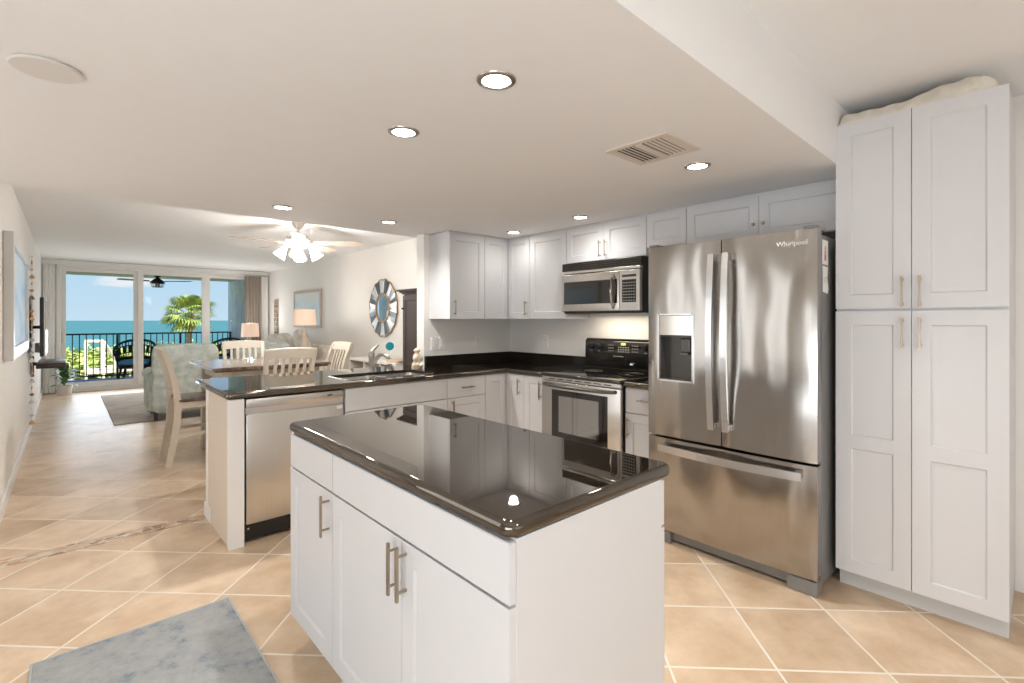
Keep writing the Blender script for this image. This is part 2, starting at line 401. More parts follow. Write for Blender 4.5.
# ------------------------------------------------------------------ cabinet parts
# frame: a front plane given by origin (x,y), direction along the run (ux,uy) and outward normal (nx,ny)
class Front:
    def __init__(s, org, u, nrm, root_loc): s.p = Vector((*org, 0)); s.u = Vector((*u, 0)); s.n = Vector((*nrm, 0)); s.r = Vector(root_loc)
    def pt(s, a, z, out): return s.p+s.u*a+s.n*out+Vector((0, 0, z))-s.r
    def quadbox(s, bm, a0, a1, z0, z1, o0, o1):
        vs = [bm.verts.new(s.pt(a, z, o)) for a in (a0, a1) for z in (z0, z1) for o in (o0, o1)]
        for f in ((0, 1, 3, 2), (4, 6, 7, 5), (0, 4, 5, 1), (2, 3, 7, 6), (0, 2, 6, 4), (1, 5, 7, 3)): bm.faces.new([vs[i] for i in f])
    def door(s, a0, a1, z0, z1, parent, name='door', rail=.058, th=.02, mids=(), label=None, mat=None):
        """shaker door: frame round a sunk panel; mids = heights of cross rails"""
        g = .0015; a0 += g; a1 -= g; z0 += g; z1 -= g
        bm = bmesh.new(); zs = [z0]+[z for m in mids for z in (m-rail/2, m+rail/2)]+[z1]
        rec = .008; bv = .006
        rail = min(rail, (a1-a0)*.3)
        # slab behind
        s.quadbox(bm, a0, a1, z0, z1, 0, th-rec)
        # frame
        def face(P): bm.faces.new([bm.verts.new(s.pt(*q)) for q in P])
        s.quadbox(bm, a0, a0+rail, z0, z1, th-rec, th); s.quadbox(bm, a1-rail, a1, z0, z1, th-rec, th)
        bars = [(z0, z0+rail)]+[(m-rail/2, m+rail/2) for m in mids]+[(z1-rail, z1)]
        for q0, q1 in bars: s.quadbox(bm, a0+rail, a1-rail, q0, q1, th-rec, th)
        # sloped bead round each opening
        for (q0, q1), (w0, w1) in zip(bars, bars[1:]):
            A0, A1, Z0, Z1 = a0+rail, a1-rail, q1, w0
            face([(A0, Z0, th), (A1, Z0, th), (A1-bv, Z0+bv, th-rec+.0003), (A0+bv, Z0+bv, th-rec+.0003)])
            face([(A0, Z1, th), (A0+bv, Z1-bv, th-rec+.0003), (A1-bv, Z1-bv, th-rec+.0003), (A1, Z1, th)])
            face([(A0, Z0, th), (A0+bv, Z0+bv, th-rec+.0003), (A0+bv, Z1-bv, th-rec+.0003), (A0, Z1, th)])
            face([(A1, Z0, th), (A1, Z1, th), (A1-bv, Z1-bv, th-rec+.0003), (A1-bv, Z0+bv, th-rec+.0003)])
        return obj(name, bm, mat or M_cab, parent)
    def slabfront(s, a0, a1, z0, z1, parent, name='drawer_front', th=.02):
        g = .0015; bm = bmesh.new(); s.quadbox(bm, a0+g, a1-g, z0+g, z1-g, 0, th)
        bmesh.ops.bevel(bm, geom=bm.edges[:], offset=.002, segments=2, affect='EDGES')
        return obj(name, bm, M_cab, parent)
    def pull(s, a, z, length, parent, horiz=False, flare=False, base=.02, mat=None):
        """bar pull on two posts; flared = ends wider than the middle"""
        b = B(); h = length/2
        def P(t, o): return s.pt(a+t, z, o) if horiz else s.pt(a, z+t, o)
        ax = s.u if not horiz else Vector((0, 0, 1))
        ts = [-1, -.85, -.5, 0, .5, .85, 1]
        if flare: sec = [(.0058 if abs(t) > .8 else (.004 if abs(t) > .3 else .003), .0025) for t in ts]
        else: sec = [(.0052, .0035)]*7
        b.sweep([P(t*h, base+.030) for t in ts], sec, ax)
        for t in (-.8, .8) if flare else (-.68, .68): b.cyl(P(t*h, base-.001), P(t*h, base+.029), .0042, n=10)
        return b.obj('handle', mat or M_nickel, parent)
    def knob(s, a, z, parent, base=.02):
        b = B(); b.cyl(s.pt(a, z, base-.001), s.pt(a, z, base+.018), .004, n=10); b.cyl(s.pt(a, z, base+.016), s.pt(a, z, base+.026), .011, .009, n=14)
        return b.obj('knob', M_nickel, parent)

# ================================================================== SETTING
XL, XR, YW, ZC, ZK = -.33, 3.48, 12.28, 2.45, 2.13
XN, YB, YT = -1.7, -2.6, 4.2   # room behind and beside the camera
b = B(); b.box(XN-.15, XR+.15, YB-.15, YW+.12, -.15, 0); struct('floor', b.bm, M_tile)
b = B(); b.box(XL, .705, 3.822, 3.935, 0, .002); struct('trim_1', b.bm, M_mosaic)
b = B(); b.box(XN-.15, XR+.15, YB-.15, YW+.12, ZC, ZC+.2); struct('ceiling', b.bm, M_ceil)
b = B(); b.box(XN, XR, .715, 4.06, ZK, ZC); struct('ceiling', b.bm, M_ceil)
b = B(); b.box(XL-.15, XL, YT, YW, 0, ZC); b.box(XN-.15, XL, YT, YT+.15, 0, ZC); struct('wall_left', b.bm, M_wall)
b = B(); b.box(XN-.15, XN, YB, YT, 0, ZC); struct('wall_left_near', b.bm, M_wall)
b = B(); b.box(XR, XR+.15, YB, YW+.12, 0, ZC); struct('wall_right', b.bm, M_wall)
b = B(); b.box(XN-.15, XR+.15, YB-.15, YB, 0, ZC); struct('wall_behind', b.bm, M_wall)
b = B(); b.box(2.416, XR, 3.84, 3.96, 0, ZK); struct('wall_kitchen', b.bm, M_wall)
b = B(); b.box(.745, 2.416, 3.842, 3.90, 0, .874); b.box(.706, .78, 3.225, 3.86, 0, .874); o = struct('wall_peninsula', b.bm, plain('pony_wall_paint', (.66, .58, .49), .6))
b = B(); b.box(.70, .706, 3.72, 3.865, 0, .10, .002); b.box(.70, .76, 3.862, 3.91, 0, .10, .004); b.box(.7025, .7085, 3.80, 3.862, .10, .874); struct('baseboard_peninsula', b.bm, M_trim)
b = B(); b.box(.698, .781, 3.208, 3.226, 0, .874, .002); b.box(.699, .706, 3.226, 3.245, 0, .874); struct('trim_2', b.bm, M_trim)
b = B(); b.box(XL, XL+.014, YT, YW-.06, 0, .10, .003); struct('baseboard_left', b.bm, M_trim)
b = B(); b.box(XR-.014, XR, 3.97, YW-.06, 0, .10, .003); b.box(XR-.014, XR, YB, .05, 0, .12, .003); struct('baseboard_right', b.bm, M_trim)
# casing of the doorway just past the pantry
b = B(); b.box(XR-.02, XR, -.10, -.02, .12, 2.08, .004); b.box(XR-.02, XR, -1.05, -.97, .12, 2.08, .004); b.box(XR-.02, XR, -1.05, -.02, 2.08, 2.16, .004); struct('trim_3', b.bm, M_trim)
dr = obj('door_1', bmesh.new(), M_cab); dr['kind'] = 'structure'
F = Front((XR-.001, -.97), (0, 1), (-1, 0), (0, 0, 0)); F.door(0, .87, .01, 2.08, dr, 'door_leaf', rail=.11, th=.015, mids=(1.0,), mat=M_trim)
b = B(); b.cyl((XR-.015, -.17, 1.0), (XR-.055, -.17, 1.0), .009); b.ball((XR-.065, -.17, 1.0), .026); b.obj('door_handle', M_nickel, dr, 40)

# --- sliding doors to the balcony
def colX(px, Y):   # width position on the door plane (measured once, written as lengths)
    q = (512-px)/488.2; c_, s_ = .7384, .6744
    return Y*(s_-q*c_)/(c_+q*s_)
win = thing('window_1', None, None); win['kind'] = 'structure'
XA, XB = -.11, 3.30
H0, H1 = .09, 2.28
b = B(); b.box(XA-.02, XB, YW-.06, YW+.10, 0, .07); b.box(XA-.02, XB, YW-.06, YW+.10, H1+.04, ZC-.005); b.box(XA-.03, XA+.045, YW-.05, YW+.10, .07, H1+.04); b.box(XB-.06, XB, YW-.05, YW+.10, .07, H1+.04)
b.obj('window_frame', M_trim, win)
b = B(); b.box(XL, XR, YW-.10, YW-.065, ZC-.09, ZC-.005, .004); b.obj('blind_headrail', M_trim, win)
xs = [XA+.03, colX(138.5, YW), colX(206, YW), XB-.03]
for i in range(3):
    x0, x1 = xs[i]-.01, xs[i+1]+.01; y = YW+(.0 if i % 2 else .045)
    b = B(); w = .088
    b.box(x0, x0+w, y-.018, y+.018, .07, H1+.05, .003); b.box(x1-w, x1, y-.018, y+.018, .07, H1+.05, .003)
    b.box(x0+w, x1-w, y-.018, y+.018, .07, .17, .003); b.box(x0+w, x1-w, y-.018, y+.018, H1-.03, H1+.05, .003)
    s_ = b.obj('sash', M_trim, win)
    b = B(); b.box(x0+w, x1-w, y-.003, y+.003, .17, H1-.03); b.obj('glass_pane', M_glass, s_)
    if i == 0:
        b = B(); b.box(x0+.008, x0+.032, y-.05, y-.018, .92, 1.12, .004); b.obj('door_handle', M_nickel2, s_)
b = B(); b.box(XL-.15, XA-.03, YW-.03, YW+.12, 0, ZC); b.box(XB, XR+.15, YW-.03, YW+.12, 0, ZC); struct('wall_back', b.bm, M_trim)
# made-up windows with closed blinds, added out of view behind the fill lamps
def added_window(name, a0, a1, z0, z1, side):
    w_ = thing(name, None, None); w_['kind'] = 'structure'
    def bx(b, p, q, lo, hi, t0, t1):
        if side: b.box(XN+t0, XN+t1, p, q, lo, hi)
        else: b.box(p, q, YB+t0, YB+t1, lo, hi)
    b = B(); bx(b, a0-.07, a0, z0-.07, z1+.07, 0, .05); bx(b, a1, a1+.07, z0-.07, z1+.07, 0, .05); bx(b, a0, a1, z1, z1+.07, 0, .05); bx(b, a0, a1, z0-.07, z0, 0, .05); bx(b, (a0+a1)/2-.02, (a0+a1)/2+.02, z0, z1, .005, .03); b.obj('window_frame', M_trim, w_)
    b = B(); bx(b, a0, a1, z0, z1, .001, .004); b.obj('added_blind', M_trim, w_)
added_window('added_window_2', -1.8, .8, .2, 1.8, True)
added_window('added_window_3', 2.45, 3.95, .3, 2.3, True)
added_window('added_window_4', -.4, 2.2, .25, 1.55, False)
# curtain drawn at the right and its white return
def wavy(x0, x1, y, z0, z1, waves, amp, th=.012, n=90):
    bm = bmesh.new(); rows = []
    for z in (z0, z0+(z1-z0)*.5, z1):
        r1 = []; r2 = []
        for i in range(n+1):
            t = i/n; yy = y+amp*sin(t*waves*2*pi)*(1 if z < z1-.1 else .7); xx = x0+(x1-x0)*t
            r1.append(bm.verts.new((xx, yy, z))); r2.append(bm.verts.new((xx, yy+th, z)))
        rows.append((r1, r2))
    for (a1, a2), (b1, b2) in zip(rows, rows[1:]):
        for i in range(n): bm.faces.new((a1[i], a1[i+1], b1[i+1], b1[i])); bm.faces.new((a2[i], b2[i], b2[i+1], a2[i+1]))
        bm.faces.new((a1[0], b1[0], b2[0], a2[0])); bm.faces.new((a1[n], a2[n], b2[n], b1[n]))
    for k in (0, 2):
        r1, r2 = rows[k]
        for i in range(n): bm.faces.new((r1[i], r1[i+1], r2[i+1], r2[i]))
    return bm
tag(obj('curtain', wavy(2.96, 3.30, YW-.16, .02, ZC-.12, 5, .035), M_curtain, None, 60), 'taupe floor-length curtain drawn to the right end of the sliding doors', 'curtain')
tag(obj('vertical_blind', wavy(-.31, -.15, YW-.10, .02, ZC-.10, 3, .012), M_trim, None, 60), 'white vertical blind stacked at the left end of the sliding doors', 'blind')
tag(obj('vertical_blind', wavy(3.31, 3.46, YW-.12, .02, ZC-.12, 2, .012), M_trim, None, 60), 'narrow white vertical blind between the taupe curtain and right wall', 'blind')

# ================================================================== OUTSIDE
YO = 14.7
b = B(); b.box(-.9, 3.6, YW+.12, YO, -.2, -.01); struct('floor', b.bm, M_floorblue)
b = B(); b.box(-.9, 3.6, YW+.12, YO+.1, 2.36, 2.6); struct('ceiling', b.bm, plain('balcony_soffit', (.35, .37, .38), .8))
b = B(); b.box(3.24, 3.5, YW+.12, YO+.25, -.2, 2.36); struct('wall_balcony_right', b.bm, M_stucco)
b = B(); b.box(-.9, -.75, YW+.12, YO+.25, -.2, 2.36); struct('wall_balcony_left', b.bm, M_stucco)
rail = thing('balcony_railing', 'black metal picket railing along the sea side of the balcony', 'railing', (1.3, YO-.15, 0))
off = (1.3, YO-.15, 0)
b = B(off); b.box(-.74, 3.23, YO-.175, YO-.125, 1.0, 1.035, .004); b.obj('top_rail', M_iron, rail)
b = B(off); b.box(-.74, 3.23, YO-.165, YO-.135, .05, .08); b.obj('bottom_rail', M_iron, rail)
for x in (-.72, .88, 2.1, 3.2):
    b = B(off); b.box(x-.022, x+.022, YO-.172, YO-.128, -.01, 1.0); b.obj('post', M_iron, rail)
x = -.6
while x < 3.15:
    if min(abs(x-p) for p in (-.72, .88, 2.1, 3.2)) > .04:
        b = B(off); b.box(x-.009, x+.009, YO-.159, YO-.141, .08, 1.0); b.obj('picket', M_iron, rail)
    x += .117

def ceil_fan(root, z, Rr, angs, hubmat, blademat, tilt=12, w=.065):
    for a in angs:
        bm = bmesh.new(); A = R(a); ux, uy = cos(A), sin(A); pr = [(.17, .035), (.24, .055), (.5*Rr+.1, w), (Rr-.05, w*1.05), (Rr, w*.6)]
        T = R(tilt); rows = []
        for r_, hw in pr:
            row = []
            for sgn in (-1, 1):
                for dz in (0, .007): row.append(bm.verts.new((ux*r_-uy*hw*sgn, uy*r_+ux*hw*sgn, z+sgn*hw*sin(T)+dz)))
            rows.append(row)
        for p, q in zip(rows, rows[1:]):
            for i, j in ((0, 1), (1, 3), (3, 2), (2, 0)): bm.faces.new((p[i], p[j], q[j], q[i]))
        bm.faces.new([rows[0][i] for i in (0, 2, 3, 1)]); bm.faces.new([rows[-1][i] for i in (0, 1, 3, 2)])
        bl = obj('blade', bm, blademat, root)
        bb = B(); bb.sweep([(ux*.09, uy*.09, z-.004), (ux*.15, uy*.15, z-.01), (ux*.21, uy*.21, z-.004)], (.018, .004), (-uy, ux, 0)); bb.obj('bracket', hubmat, bl)
of = thing('outdoor_ceiling_fan', 'dark outdoor ceiling fan hanging over the balcony', 'ceiling fan', (1.52, 13.5, 0))
b = B(); b.cyl((0, 0, 2.30), (0, 0, 2.36), .05, .075); b.cyl((0, 0, 2.22), (0, 0, 2.31), .014); b.obj('downrod', M_iron, of, 40)
b = B(); b.lathe((0, 0, 0), [(.02, 2.30), (.05, 2.27), (.11, 2.22), (.14, 2.18), (.12, 2.155), (0.001, 2.155)]); b.obj('motor_housing', M_iron, of, 40)
b = B()
for k in range(8): b.cyl((.13*cos(k*pi/4), .13*sin(k*pi/4), 2.17), (.10*cos(k*pi/4), .10*sin(k*pi/4), 2.08), .005, n=6)
b.tube([(.10*cos(t*pi/8), .10*sin(t*pi/8), 2.08) for t in range(16)], .006, close=True); b.obj('lamp_cage', M_iron, of)
b = B(); b.ball((0, 0, 2.12), .055); b.obj('lamp_globe', plain('clear_bulb', (.6, .6, .58), .2), of, 60)
ceil_fan(of, 2.205, .76, (-42, 78, 138+60), M_iron, M_iron, 10, .06)

def wicker_chair(loc, rz, label):
    r = thing('wicker_armchair', label, 'chair', loc, rz, 'dark wicker chairs on the balcony')
    b = B()   # wrap-round back: rim + woven shell
    rim = []; low = []
    for i in range(25):
        t = -115+230*i/24; A = R(t-90); top = .60+.30*max(0, cos(R(t*.80)))**.8
        rim.append(Vector((.36*cos(A), .34*sin(A), top))); low.append(Vector((.30*cos(A), .28*sin(A), .36)))
    b.tube(rim, .026, n=8); b.obj('back_rim', M_wicker, r, 60)
    b = B()
    for i in range(0, 25): b.tube([low[i], (low[i]+rim[i])/2+Vector((0, 0, 0)), rim[i]], .008, n=5)
    for f in (.33, .5, .8): b.tube([low[i].lerp(rim[i], f) for i in range(25)], .012, n=5)
    for i in range(24):
        for f0, f1 in ((0, .33), (.5, .8)):
            q = [low[i].lerp(rim[i], f0), low[i+1].lerp(rim[i+1], f0), low[i+1].lerp(rim[i+1], f1), low[i].lerp(rim[i], f1)]
            if i % 2 == 0 or f0 == 0:
                vs = [b.bm.verts.new(p) for p in q]; vs2 = [b.bm.verts.new(p*1.0+Vector((0, 0, .004))) for p in q]; b.bm.faces.new(vs); b.bm.faces.new(vs2[::-1])
    b.obj('woven_back', M_wicker, r)
    b = B(); b.cyl((0, 0, .30), (0, 0, .37), .31, .31, 28); b.obj('seat', M_wicker, r, 40)
    b = B(); b.soft((0, .01, .42), (.54, .52, .11), 4, .2); b.obj('cushion', M_bluecush, r, 60)
    for sx_ in (-1, 1):
        for sy_ in (-1, 1):
            b = B(); b.tube([(sx_*.20, sy_*.19, .32), (sx_*.23, sy_*.22, .15), (sx_*.26, sy_*.25, 0)], [.024, .018, .016], n=8); b.obj('leg', M_wicker, r, 60)
    b = B(); b.tube([(.24*cos(R(t)), .23*sin(R(t)), .14) for t in range(0, 360, 20)], .011, n=6, close=True); b.obj('stretcher', M_wicker, r, 60)
    return r
wicker_chair((1.12, 13.55, -.01), R(165), 'dark wicker armchair with blue seat cushion behind the first door post')
wicker_chair((2.76, 13.1, -.01), R(140), 'dark wicker armchair by the blue-grey balcony wall, only its rounded back showing')

# sea, beach dune and planting
b = B(); b.box(-3000, 4000, 150, 5500, -7.2, -7.0); sea = struct('ground', b.bm, ramp2('sea_water', (.04, .145, .165), (.065, .20, .22), (.02, .09, 1), 1.0, .6, spec=.1))
sea.name = 'sea'; sea['kind'] = 'stuff'; tag(sea, 'turquoise sea reaching to the horizon', 'sea')
bm = bmesh.new(); nx, ny = 90, 70; g = []
for j in range(ny+1):
    row = []
    for i in range(nx+1):
        x = -25+i*1.1; y = 17+j*2.0; z = -3.4+.5*noise.noise(Vector((x*.12, y*.12, 0)))+.25*noise.noise(Vector((x*.4, y*.4, 3)))
        if y > 80: z -= (y-80)*.06
        row.append(bm.verts.new((x, y, z)))
    g.append(row)
for j in range(ny):
    for i in range(nx): bm.faces.new((g[j][i], g[j][i+1], g[j+1][i+1], g[j+1][i]))
dg = struct('ground', bm, ramp2('dune_grass', (.42, .44, .16), (.62, .60, .26), (1, 1, 1), .5, .9, c3=(.36, .42, .12)), None, 60)
# bushes
def leafy(name, label, cx, cy, sx_, sy_, z0, h, n, mat, leaf=.32, seed=1, cat='shrubs'):
    random.seed(seed); bm = bmesh.new()
    for k in range(n):
        x = cx+random.uniform(-1, 1)*sx_; y = cy+random.uniform(-1, 1)*sy_
        hh = h*(.65+.5*noise.noise(Vector((x*.18, y*.18, seed)))) * (.75+.35*random.random())
        z = z0+hh*random.uniform(.35, 1)
        L_ = leaf*random.uniform(.6, 1.3); A = random.uniform(0, 2*pi); T = random.uniform(-.9, .9)
        d = Vector((cos(A)*cos(T), sin(A)*cos(T), sin(T))); s_ = d.cross(Vector((0, 0, 1))).normalized()*L_*.38
        p = Vector((x, y, z)); vs = [bm.verts.new(q) for q in (p, p+d*L_*.5+s_, p+d*L_, p+d*L_*.5-s_)]; bm.faces.new(vs)
    o = obj(name, bm, mat); tag(o, label, cat, kind='stuff'); return o
M_bush1 = ramp2('sea_grape_leaves', (.22, .30, .06), (.56, .60, .18), (1, 1, 1), .9, .6)
M_bush2 = ramp2('pale_dune_leaves', (.46, .48, .18), (.74, .72, .36), (1, 1, 1), .7, .7)
leafy('dune_shrubs', 'bright green dune shrubs filling the slope seen through the railing', 12, 60, 20, 14, -3.3, 2.2, 24000, M_bush1, .38, 3)
leafy('dune_grasses', 'pale yellow-green dune grasses just beyond the balcony', 8, 38, 16, 13, -3.5, 1.9, 26000, M_bush2, .34, 4)
leafy('sea_grape_shrubs', 'darker green shrubs to the left of the boardwalk', 1.5, 47, 3.5, 5, -3.3, 2.3, 4500, M_bush1, .45, 5)
# boardwalk
bw = thing('beach_boardwalk', 'pale wooden dune boardwalk with handrails among the shrubs', 'boardwalk', (4, 40, -3))
M_deck = plain('weathered_white_wood', (.66, .60, .50), .8)
off = (4, 40, -3)
for y in (38.5, 40.5):
    b = B(off)
    b.tube([(.85, y, .02), (1.7, y, .02), (2.35, y+.6, -1.25), (3.6, y+1.2, -1.35)], .075, n=6); b.obj('handrail', M_deck, bw)
    for x, yy, zt in ((.88, y, 0), (1.68, y, 0), (2.35, y+.6, -1.25), (3.0, y+.9, -1.3), (3.6, y+1.2, -1.35)):
        b = B(off); b.box(x-.06, x+.06, yy-.06, yy+.06, -3.9, zt); b.obj('post', M_deck, bw)
b = B(off); b.prism([(.85, 38.4), (1.75, 38.4), (3.8, 39.6), (3.8, 41.8), (1.75, 40.6), (.85, 40.6)], -1.9, -1.72); b.obj('deck', M_deck, bw)
b = B(off); b.prism([(1.85, 38.45), (3.7, 39.5), (3.7, 39.56), (1.85, 38.51)], -1.7, -1.42); b.obj('side_panel', M_deck, bw)
# palm
pm = thing('cabbage_palm', 'fan-leaved palm tree rising above the railing in front of the sea', 'palm tree', (6.54, 41.4, -3.6))
b = B(); b.tube([(0, 0, -.2), (.06, 0, 1.5), (-.04, 0, 3.6), (0, 0, 5.0)], [.24, .19, .17, .2], n=12); b.obj('trunk', ramp2('palm_trunk', (.22, .13, .08), (.42, .27, .17), (1, 1, 6), 3, .9), pm, 60)
random.seed(12)
b = B()
for k in range(46):
    A = k*2.4; z = 4.15+.022*k; r0 = .16
    b.sweep([(r0*cos(A), r0*sin(A), z), ((r0+.16)*cos(A), (r0+.16)*sin(A), z+.26)], (.05, .02), (-sin(A), cos(A), 0))
b.obj('leaf_boots', plain('palm_boots', (.45, .30, .17), .9, var=.2), pm)
bm = bmesh.new()
def frond(bm, A, T, ln, fan):
    d = Vector((cos(A)*cos(T), sin(A)*cos(T), sin(T))); side = Vector((-sin(A), cos(A), 0)); upv = side.cross(d)
    base = Vector((0, 0, 5.45)); tip = base+d*ln*.55+Vector((0, 0, -.10*ln))
    s_ = side*.025
    bm.faces.new([bm.verts.new(q) for q in (base-s_, base+s_, tip+s_, tip-s_)])
    for i in range(15):
        t = -1+2*i/14; a = t*R(95); L_ = fan*(1-.25*abs(t)**2)
        dd = d*cos(a)+side*sin(a)*1.0; dd = (dd+upv*(.18*abs(t))).normalized()
        m = tip+dd*L_*.6; e = tip+dd*L_+Vector((0, 0, -.32*L_)); w = (upv*.15+dd.cross(upv)).normalized()*L_*.055
        bm.faces.new([bm.verts.new(q) for q in (tip, m+w, m-w)]); bm.faces.new([bm.verts.new(q) for q in (m+w, e, m-w)])
for k in range(52):
    frond(bm, random.uniform(0, 2*pi), random.choice((-.6, -.3, -.1, .1, .3, .5, .8, 1.1))+random.uniform(-.1, .1), random.uniform(1.5, 2.3), random.uniform(.8, 1.1))
obj('crown', bm, ramp2('palm_leaf', (.06, .14, .02), (.46, .50, .10), (1, 1, 1), 1.6, .6), pm)

# ================================================================== KITCHEN ISLAND
ix0, ix1, iy0, iy1 = .692, 1.312, .764, 2.13
isl = thing('kitchen_island', 'white kitchen island base with drawer fronts, panelled doors and bar handles in the foreground', 'island cabinet', (1.0, 1.45, 0))
off = (1.0, 1.45, 0)
b = B(off); b.box(ix0+.02, ix1-.02, iy0, iy1, .10, .876); b.obj('body', M_cab, isl)
b = B(off); b.box(ix0+.07, ix1-.07, iy0+.01, iy1-.01, 0, .10); b.obj('toe_kick', M_kick, isl)
F = Front((ix0+.02, iy0), (0, 1), (-1, 0), off)
s0 = 1.693-iy0; ln = iy1-iy0; md = 1.2135-iy0
F.slabfront(.0, s0, .735, .872, isl); F.slabfront(s0, ln, .735, .872, isl)
d1 = F.door(.0, md, .12, .732, isl, rail=.06); d2 = F.door(md, s0, .12, .732, isl, rail=.06); d3 = F.door(s0, ln, .12, .732, isl, rail=.06)
for d_, a in ((d1, md-.024), (d2, md+.024), (d3, s0+.032)): F.pull(a, .650, .145, d_)
F = Front((ix1-.02, iy0), (0, 1), (1, 0), off)
for a0, a1 in ((0, ln/3), (ln/3, 2*ln/3), (2*ln/3, ln)):
    F.slabfront(a0, a1, .735, .872, isl); d_ = F.door(a0, a1, .12, .732, isl, rail=.06); F.pull(a0+.035, .65, .145, d_)
P = rect_round(.688, 1.352, .757, 2.16, .035)
tag(obj('island_worktop', slab_bm(P, [], .876, .914, .016, off), M_stone, None, 50, None, True), 'dark polished stone worktop on the white island', 'worktop').location = off

# ================================================================== BASE CABINETS + PENINSULA
CF = 2.905   # carcass face of right-wall bases (doors add 2 cm)
PF = 3.257   # carcass face of the peninsula bases
ZD = .712
def base_cab(label, loc, x0, x1, y0, y1, face, name='base_cabinet', group=None):
    r = thing(name, label, 'cabinet', loc, 0, group)
    b = B(loc); b.box(x0, x1, y0, y1, .10, .874); b.obj('carcass', M_cab, r)
    b = B(loc)
    if face == 'y': b.box(x0, x1, y0+.06, y1, 0, .10)
    else: b.box(x0+.06, x1, y0, y1, 0, .10)
    b.obj('toe_kick', M_kick, r); return r
G = 'white base cabinets'
# sink base
loc = (1.83, 3.5, 0)
sinkc = thing('sink_cabinet', 'white base cabinet under the sink, next to the dishwasher', 'cabinet', loc, 0, G)
b = B(loc); b.box(1.41, 1.43, PF, 3.838, .1, .874); b.box(2.235, 2.253, PF, 3.838, .1, .874); b.box(1.43, 2.235, PF, 3.838, .1, .13); b.box(1.43, 2.235, PF, PF+.018, .70, .874); b.box(1.43, 2.235, 3.82, 3.838, .13, .874); b.obj('carcass', M_cab, sinkc)
b = B(loc); b.box(1.41, 2.253, PF+.06, 3.838, 0, .1); b.obj('toe_kick', M_kick, sinkc)
F = Front((1.41, PF), (1, 0), (0, -1), loc)
F.slabfront(0, .843, ZD, .872, sinkc, 'false_drawer_front')
for a0, a1, h in ((0, .4215, .388), (.4215, .843, .455)):
    d_ = F.door(a0, a1, .12, ZD-.002, sinkc); F.pull(h, .63, .13, d_)
# drawer base
loc = (2.45, 3.5, 0)
c = base_cab('white base cabinet with one drawer over a door, right of the sink cabinet', loc, 2.255, 2.645, PF, 3.838, 'y', group=G)
F = Front((2.255, PF), (1, 0), (0, -1), loc)
d_ = F.slabfront(0, .39, ZD, .872, c, 'drawer'); F.pull(.195, .79, .13, d_, True, mat=M_nickel)
d_ = F.door(0, .39, .12, ZD-.002, c); F.pull(.045, .63, .13, d_)
# corner base (L)
loc = (3.1, 3.5, 0)
c = thing('corner_cabinet', 'white inside-corner base cabinet with two narrow doors meeting at right angles', 'cabinet', loc, 0, G)
b = B(loc); b.prism([(2.647, PF), (CF, PF), (CF, 3.01), (3.47, 3.01), (3.47, 3.838), (2.647, 3.838)], .10, .874); b.obj('carcass', M_cab, c)
b = B(loc); b.prism([(2.647, PF+.06), (CF+.06, PF+.06), (CF+.06, 3.01), (3.47, 3.01), (3.47, 3.838), (2.647, 3.838)], 0, .10); b.obj('toe_kick', M_kick, c)
F = Front((2.647, PF), (1, 0), (0, -1), loc); F.door(0, .236, .12, .872, c)
F = Front((CF, 3.01), (0, 1), (-1, 0), loc); d_ = F.door(0, .226, .12, .872, c); F.pull(.05, .77, .14, d_)
# narrow base by the range
loc = (3.2, 2.9, 0)
c = base_cab('narrow white base cabinet between corner and range', loc, CF, 3.47, 2.772, 3.008, 'x', group=G)
F = Front((CF, 2.772), (0, 1), (-1, 0), loc); d_ = F.door(0, .236, .12, .872, c); F.pull(.03, .765, .15, d_)
# small base between range and fridge
loc = (3.2, 1.83, 0)
c = base_cab('narrow white base cabinet with drawer between range and refrigerator', loc, CF, 3.47, 1.68, 1.985, 'x', group=G)
F = Front((CF, 1.68), (0, 1), (-1, 0), loc)
d_ = F.slabfront(0, .305, .70, .872, c, 'drawer'); F.pull(.12, .795, .15, d_, True)
d_ = F.door(0, .305, .12, .698, c); F.pull(.275, .60, .14, d_)
# worktops
off = (2.0, 3.6, 0)
P = rect_round(.685, 1.2, 3.215, 4.15, .04, 5, (1, 0, 0, 1))
a_ = P[:6]; z_ = P[-6:]
outl = a_+[(2.863, 3.215), (2.863, 2.772), (3.472, 2.772), (3.472, 3.834), (2.41, 3.834), (2.41, 4.15)]+z_
sink_hole = rect_round(1.47, 2.19, 3.31, 3.70, .05, 4)
tag(obj('peninsula_worktop', slab_bm(outl, [sink_hole], .876, .914, .014, off), M_stone, None, 50, None, True), 'long dark polished stone worktop with sink cut-out, turning the corner to the range', 'worktop').location = off
off = (3.2, 1.83, 0)
tag(obj('side_worktop', slab_bm([(2.863, 1.672), (3.472, 1.672), (3.472, 1.986), (2.863, 1.986)], [], .876, .914, .014, off), M_stone, None, 50, None, True), 'short dark stone worktop between range and refrigerator', 'worktop').location = off
b = B(); b.box(2.42, 3.472, 3.815, 3.838, .9145, 1.012, .003); b.box(3.452, 3.477, 2.772, 3.815, .9145, 1.012, .003)
tag(b.obj('backsplash', M_splash), 'low dark stone splash strip along the walls behind the corner worktop', 'backsplash')
b = B(); b.box(3.452, 3.477, 1.672, 1.986, .9145, 1.012, .003); tag(b.obj('backsplash', M_splash), 'short dark stone splash strip right of the range', 'backsplash')
